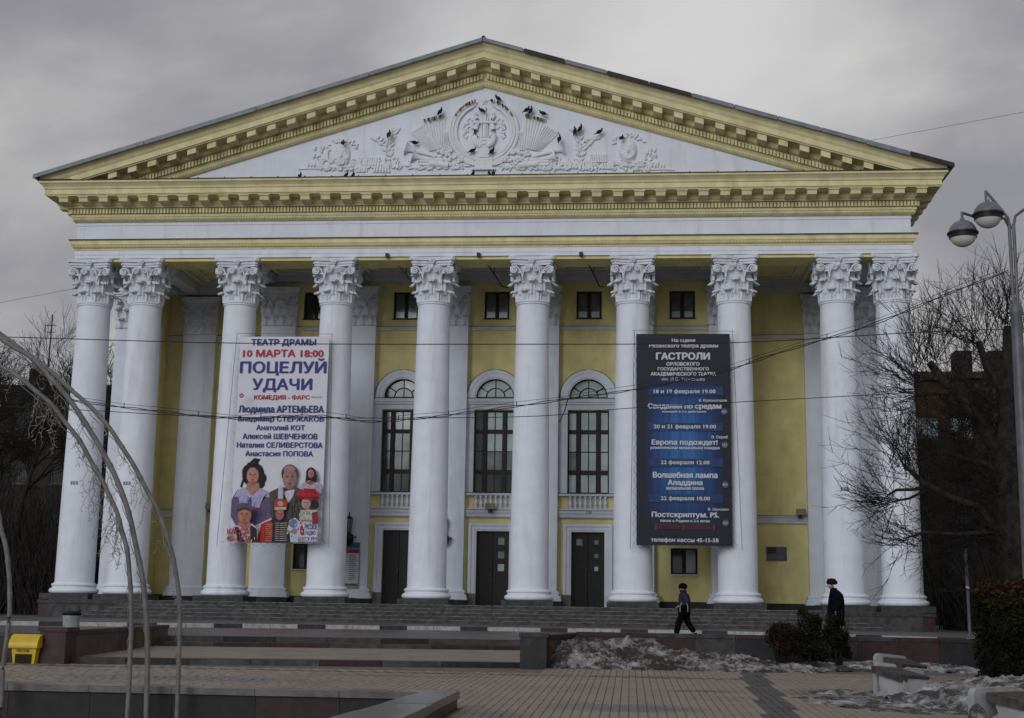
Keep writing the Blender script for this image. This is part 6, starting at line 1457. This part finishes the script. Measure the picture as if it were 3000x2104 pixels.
# the pollarded tree in front of the right columns
random.seed(31); rng = random.Random(31)
PT = thing('pollarded_tree', 'large pollarded bare tree with bushy twigs at the right edge behind the lamp post', 'tree', (16.7, -24, 0))
def P3(x, z, y=0): return Vector((x - 16.7, y, z))
tr = MB(); limbs = [([P3(16.75, -.3), P3(16.6, 2.6), P3(16.5, 4.7), P3(16.65, 6.6), P3(16.7, 8.4)], [.42, .36, .32, .22, .15]), ([P3(16.45, 2.3), P3(16.19, 2.94, -.1), P3(15.63, 3.6, -.3), P3(14.9, 3.83, -.4), P3(14.23, 4.19, -.5), P3(13.74, 4.65, -.5)], [.16, .13, .11, .10, .09, .05]),
    ([P3(16.5, 4.5), P3(16.2, 5.2), P3(15.74, 5.98), P3(15.23, 6.69), P3(14.94, 6.97), P3(14.6, 7.44)], [.26, .22, .20, .17, .15, .11]), ([P3(16.5, 4.4), P3(15.98, 4.75, .1), P3(15.54, 4.87, .2), P3(14.95, 5.08, .2)], [.13, .10, .08, .05]), ([P3(15.0, 6.95), P3(14.64, 7.0), P3(14.22, 6.93)], [.10, .09, .07]), ([P3(15.1, 6.6), P3(14.75, 6.62), P3(14.35, 6.55)], [.08, .07, .05]),
    ([P3(14.3, 4.1, -.4), P3(14.0, 4.02, -.4), P3(13.55, 4.0, -.5), P3(13.3, 3.85, -.5)], [.06, .05, .045, .03]), ([P3(14.3, 4.0, -.4), P3(13.9, 3.8, -.3), P3(13.5, 3.72, -.3)], [.05, .04, .03]), ([P3(16.3, 3.0), P3(15.2, 2.9), P3(14.3, 2.95), P3(13.85, 2.8)], [.09, .07, .045, .03]), ([P3(16.7, 6.2), P3(16.1, 7.3), P3(15.9, 8.0)], [.16, .12, .10]), ([P3(16.7, 6.0), P3(17.4, 7.0), P3(17.6, 7.8)], [.16, .12, .10]), ([P3(16.6, 5), P3(17.6, 5.6), P3(18.4, 6.4)], [.16, .12, .09])]
for pts, rs in limbs: tr.tube(pts, [q * (1.2 if q > .15 and pts[0].z < 0 else .85) for q in rs], 9)
tr.build('trunk', BARK2, PT, True)
sh = MB()
def spray(p, n, L0, L1, dirc, spread):
    for _ in range(int(n * 1.25)):
        d = (Vector(dirc) + Vector((rng.gauss(0, spread * 1.15), rng.gauss(0, spread), rng.gauss(0, spread)))).normalized(); L_ = rng.uniform(L0, L1) * 1.1; q = Vector(p) + Vector((rng.gauss(0, .16), rng.gauss(0, .12), rng.gauss(0, .14))); pts = [q]; nn_ = 5
        for i in range(nn_):
            d = (d + Vector((rng.gauss(0, .17), rng.gauss(0, .15), rng.gauss(0, .14) + .07))).normalized(); q = q + d * (L_ / nn_); pts.append(q)
            if i >= 1:
                for _k in range(2):
                    dd = (d + Vector((rng.gauss(0, .6), rng.gauss(0, .6), rng.gauss(0, .5)))).normalized(); l_ = L_ * rng.uniform(.15, .35); sh.tube([q, q + dd * l_ * .5 + Vector((0, 0, .02)), q + dd * l_ + Vector((0, 0, .06))], [.006, .005, .003], 3, False)
        sh.tube(pts, [.0095, .0085, .007, .006, .005, .003], 4, False)
for p, n_, a, b, dr, s_ in [(P3(13.74, 4.65, -.5), 34, .9, 1.9, (-.3, 0, .9), .45), (P3(13.3, 3.85, -.5), 26, .6, 1.3, (-.9, 0, .25), .5), (P3(13.5, 3.72, -.3), 22, .6, 1.2, (-.8, 0, -.2), .5), (P3(14.0, 4.3, -.5), 18, .7, 1.5, (.1, 0, .9), .5), (P3(13.85, 2.8), 26, .5, 1.2, (-.8, 0, .1), .5), (P3(14.3, 2.95), 16, .5, 1.2, (-.3, 0, -.5), .6),
        (P3(14.6, 7.44), 34, .9, 2.2, (-.1, 0, 1), .4), (P3(14.22, 6.93), 34, .8, 1.7, (-.7, 0, .5), .5), (P3(14.35, 6.55), 30, .7, 1.5, (-.9, 0, .0), .5), (P3(14.95, 5.08, .2), 26, .7, 1.5, (-.8, 0, .2), .6), (P3(15.23, 6.8), 22, .9, 2.0, (.1, 0, 1), .45), (P3(15.9, 8.0), 40, 1.0, 2.0, (-.5, 0, .8), .5), (P3(16.7, 8.4), 40, .9, 1.8, (.0, 0, 1), .55),
        (P3(17.6, 7.8), 26, .8, 1.8, (.5, 0, .7), .5), (P3(18.4, 6.4), 20, .8, 1.8, (.8, 0, .5), .5), (P3(16.4, 5.6), 44, .8, 1.9, (-.7, 0, .5), .7), (P3(16.4, 4.0), 44, .7, 1.8, (-.6, 0, .1), .8), (P3(16.5, 2.6), 40, .7, 1.7, (-.5, -.1, 0), .8), (P3(15.7, 5.9), 36, .7, 1.7, (-.4, 0, .4), .7), (P3(15.2, 3.7), 34, .6, 1.5, (-.2, 0, -.2), .7), (P3(17.2, 5), 30, .8, 1.8, (.5, -.2, .3), .8), (P3(16.0, 1.6), 26, .5, 1.3, (-.3, -.1, 0), .8), (P3(15.6, 4.4, .8), 60, .6, 1.5, (0, 0, .3), 1), (P3(15.4, 5.6, .8), 60, .6, 1.5, (0, 0, .3), 1), (P3(15.9, 3.0, .8), 60, .6, 1.5, (0, 0, .2), 1), (P3(16.3, 6.3, .8), 50, .6, 1.5, (0, 0, .4), 1), (P3(15.0, 2.6, .9), 40, .5, 1.2, (0, 0, .2), 1)]:
    spray(p, n_, a, b, dr, s_)
kind(sh.build('twigs', BARK, PT), 'stuff')
# dense shrub thicket behind the right side at ground level
TH_ = thing('thicket', 'dense dark leafless shrubs filling the ground right of the theatre', 'shrubs', (26, 0, .1)); m = MB(); rng = random.Random(3)
for k_ in range(6500):
    x, y = rng.uniform(-4.5, 10), rng.uniform(-4, 8); h = rng.uniform(2.5, 9.5) * (.6 + .4 * mnoise.noise(Vector((x * .5, 0, 2))) + .2); d = Vector((rng.gauss(0, .25), rng.gauss(0, .2), 1)); p = Vector((x, y, 0)); m.tube([p, p + d * h * .5, p + d * h + Vector((rng.gauss(0, .3), 0, 0))], [.03, .02, .01], 3, False)
kind(m.build('stems', BARK, TH_), 'stuff')

TH2 = thing('thicket', 'dark leafless shrubs under the trees left of the theatre', 'shrubs', (-29, 8, .1)); m = MB()
for k_ in range(13000):
    x, y = rng.uniform(-10, 8.5), rng.uniform(-4, 12); h = rng.uniform(1.5, 10) * (.7 + .4 * mnoise.noise(Vector((x * .5, 0, 5)))); h = h if h > 2.6 or rng.random() < .2 else 3
    if rng.random() < .5: continue
    d = Vector((rng.gauss(0, .22), rng.gauss(0, .2), 1)); p = Vector((x, y, 0)); m.tube([p, p + d * h * .5, p + d * h + Vector((rng.gauss(0, .3), 0, 0))], [.035, .022, .01], 3, False)
kind(m.build('stems', BARK, TH2), 'stuff')
# ================================================================== FAR BUILDINGS
def far_house(name, label, x0, x1, y0, y1, h, wm, rows, xs_, ww, wh, roofm, lit=()):
    B = thing(name, label, 'building', ((x0 + x1) / 2, y0, .1)); ox = (x0 + x1) / 2
    hl = [(x - ox - ww / 2, x - ox + ww / 2, z, z + wh) for z in rows for x in xs_]
    m = MB(); holes_wall(m, x0 - ox, x1 - ox, 0, h, 0, .2, hl); m.box(x0 - ox, x1 - ox, .5, y1 - y0, 0, h - .01)
    m.quad((x0 - ox, 0, 0), (x0 - ox, .5, 0), (x0 - ox, .5, h), (x0 - ox, 0, h)); m.quad((x1 - ox, .5, 0), (x1 - ox, 0, 0), (x1 - ox, 0, h), (x1 - ox, .5, h)); m.build('wall', wm, B)
    MB().box(x0 - ox - .4, x1 - ox + .4, -.4, y1 - y0 + .4, h, h + .45).build('roof', roofm, B)
    for q, (a, b, c, d) in enumerate(hl):
        f = MB(); t_ = .09; f.box(a, a + t_, .08, .14, c, d); f.box(b - t_, b, .08, .14, c, d); f.box(a + t_, b - t_, .08, .14, c, c + t_); f.box(a + t_, b - t_, .08, .14, d - t_, d); f.box((a + b) / 2 - .04, (a + b) / 2 + .04, .08, .14, c + t_, d - t_)
        w_ = f.build('window', mat('far_window_frame', (.11, .105, .10), .7), B); MB().box(a + t_, b - t_, .115, .12, c + t_, d - t_).build('pane', GL_B if q in lit else mat('far_dull_glass', (.03, .034, .038), .35, .3, 1, spec=.15), w_)
        MB().box(a - .08, b + .08, -.06, .06, c - .1, c - .01).build('window_sill', mat('far_sill', (.09, .088, .085), .8), B)
    return B
DKW = mat('sooty_grey_render', (.042, .039, .037), .9, .2, .5, stain=(.04, .038, .036), stain_amt=.7, stain_scale=.4)
hb = far_house('apartment_house', 'dark grey four-storey house behind the bare trees left of the theatre', -52, -22.5, 30, 44, 15.0, DKW, (1.4, 5.0, 8.6, 12.0), [-50 + 2.9 * k_ for k_ in range(10)], 1.2, 1.6, mat('dark_roof', (.03, .028, .027), .9))
for x, z in ((-36.2, 15.4), (-40, 15.4)):
    MB().box(x + 37.25 - .5, x + 37.25 + .5, 3, 4.4, 15.2, 17.2).build('chimney', mat('sooty_brick', (.035, .028, .026), .9), hb)
MB().tube([(1.9, 3, 15.3), (1.95, 3, 21.2)], .05, 5).tube([(1.5, 3, 20.4), (2.3, 3, 20.4)], .03, 4).tube([(1.6, 3, 19.9), (2.2, 3, 19.9)], .03, 4).build('antenna', BLK, hb)
OB = mat('orange_brick', (.085, .047, .027), .9, .2, 2, .2, 10, stain=(.09, .045, .028), stain_amt=.6, stain_scale=.5)
hb2 = far_house('brick_house', 'orange brick apartment house with pale windows, seen behind the twigs right of the theatre', 24.5, 46, 30, 44, 16.0, OB, (8.5, 12.0), [26.2, 28.4, 31.6, 34.8, 38, 41.2, 44], 1.5, 1.5, mat('grey_far_roof', (.05, .05, .052), .9), lit=(7, 8, 9))
MB().box(-10.75, 10.75, -.12, -.002, 0, 8.0).build('rendered_plinth_storeys', mat('dark_render', (.03, .028, .026), .9, .2), hb2)
for x in (29.2, 31.4): MB().box(x - 35.25 - .55, x - 35.25 + .55, 2, 3.4, 16.3, 18.3).build('chimney', mat('sooty_brick', (.035, .028, .026), .9), hb2)
# far tree belt closing the horizon
FB = MB(); rng = random.Random(8)
for k_ in range(5000):
    x = rng.uniform(-150, 150); y = rng.uniform(75, 95); h = 7 + 4 * mnoise.noise(Vector((x * .05, 0, 0))) + rng.uniform(-2, 3); p = Vector((x, y, 0)); FB.tube([p, p + Vector((rng.gauss(0, .5), 0, h * .5)), p + Vector((rng.gauss(0, 1.2), 0, h))], [.16, .12, .04], 3, False)
tag(FB.build('distant_wood', BARK), 'far-off belt of bare trees closing the view behind the houses', 'wood', kind='stuff')
print('verts ok')
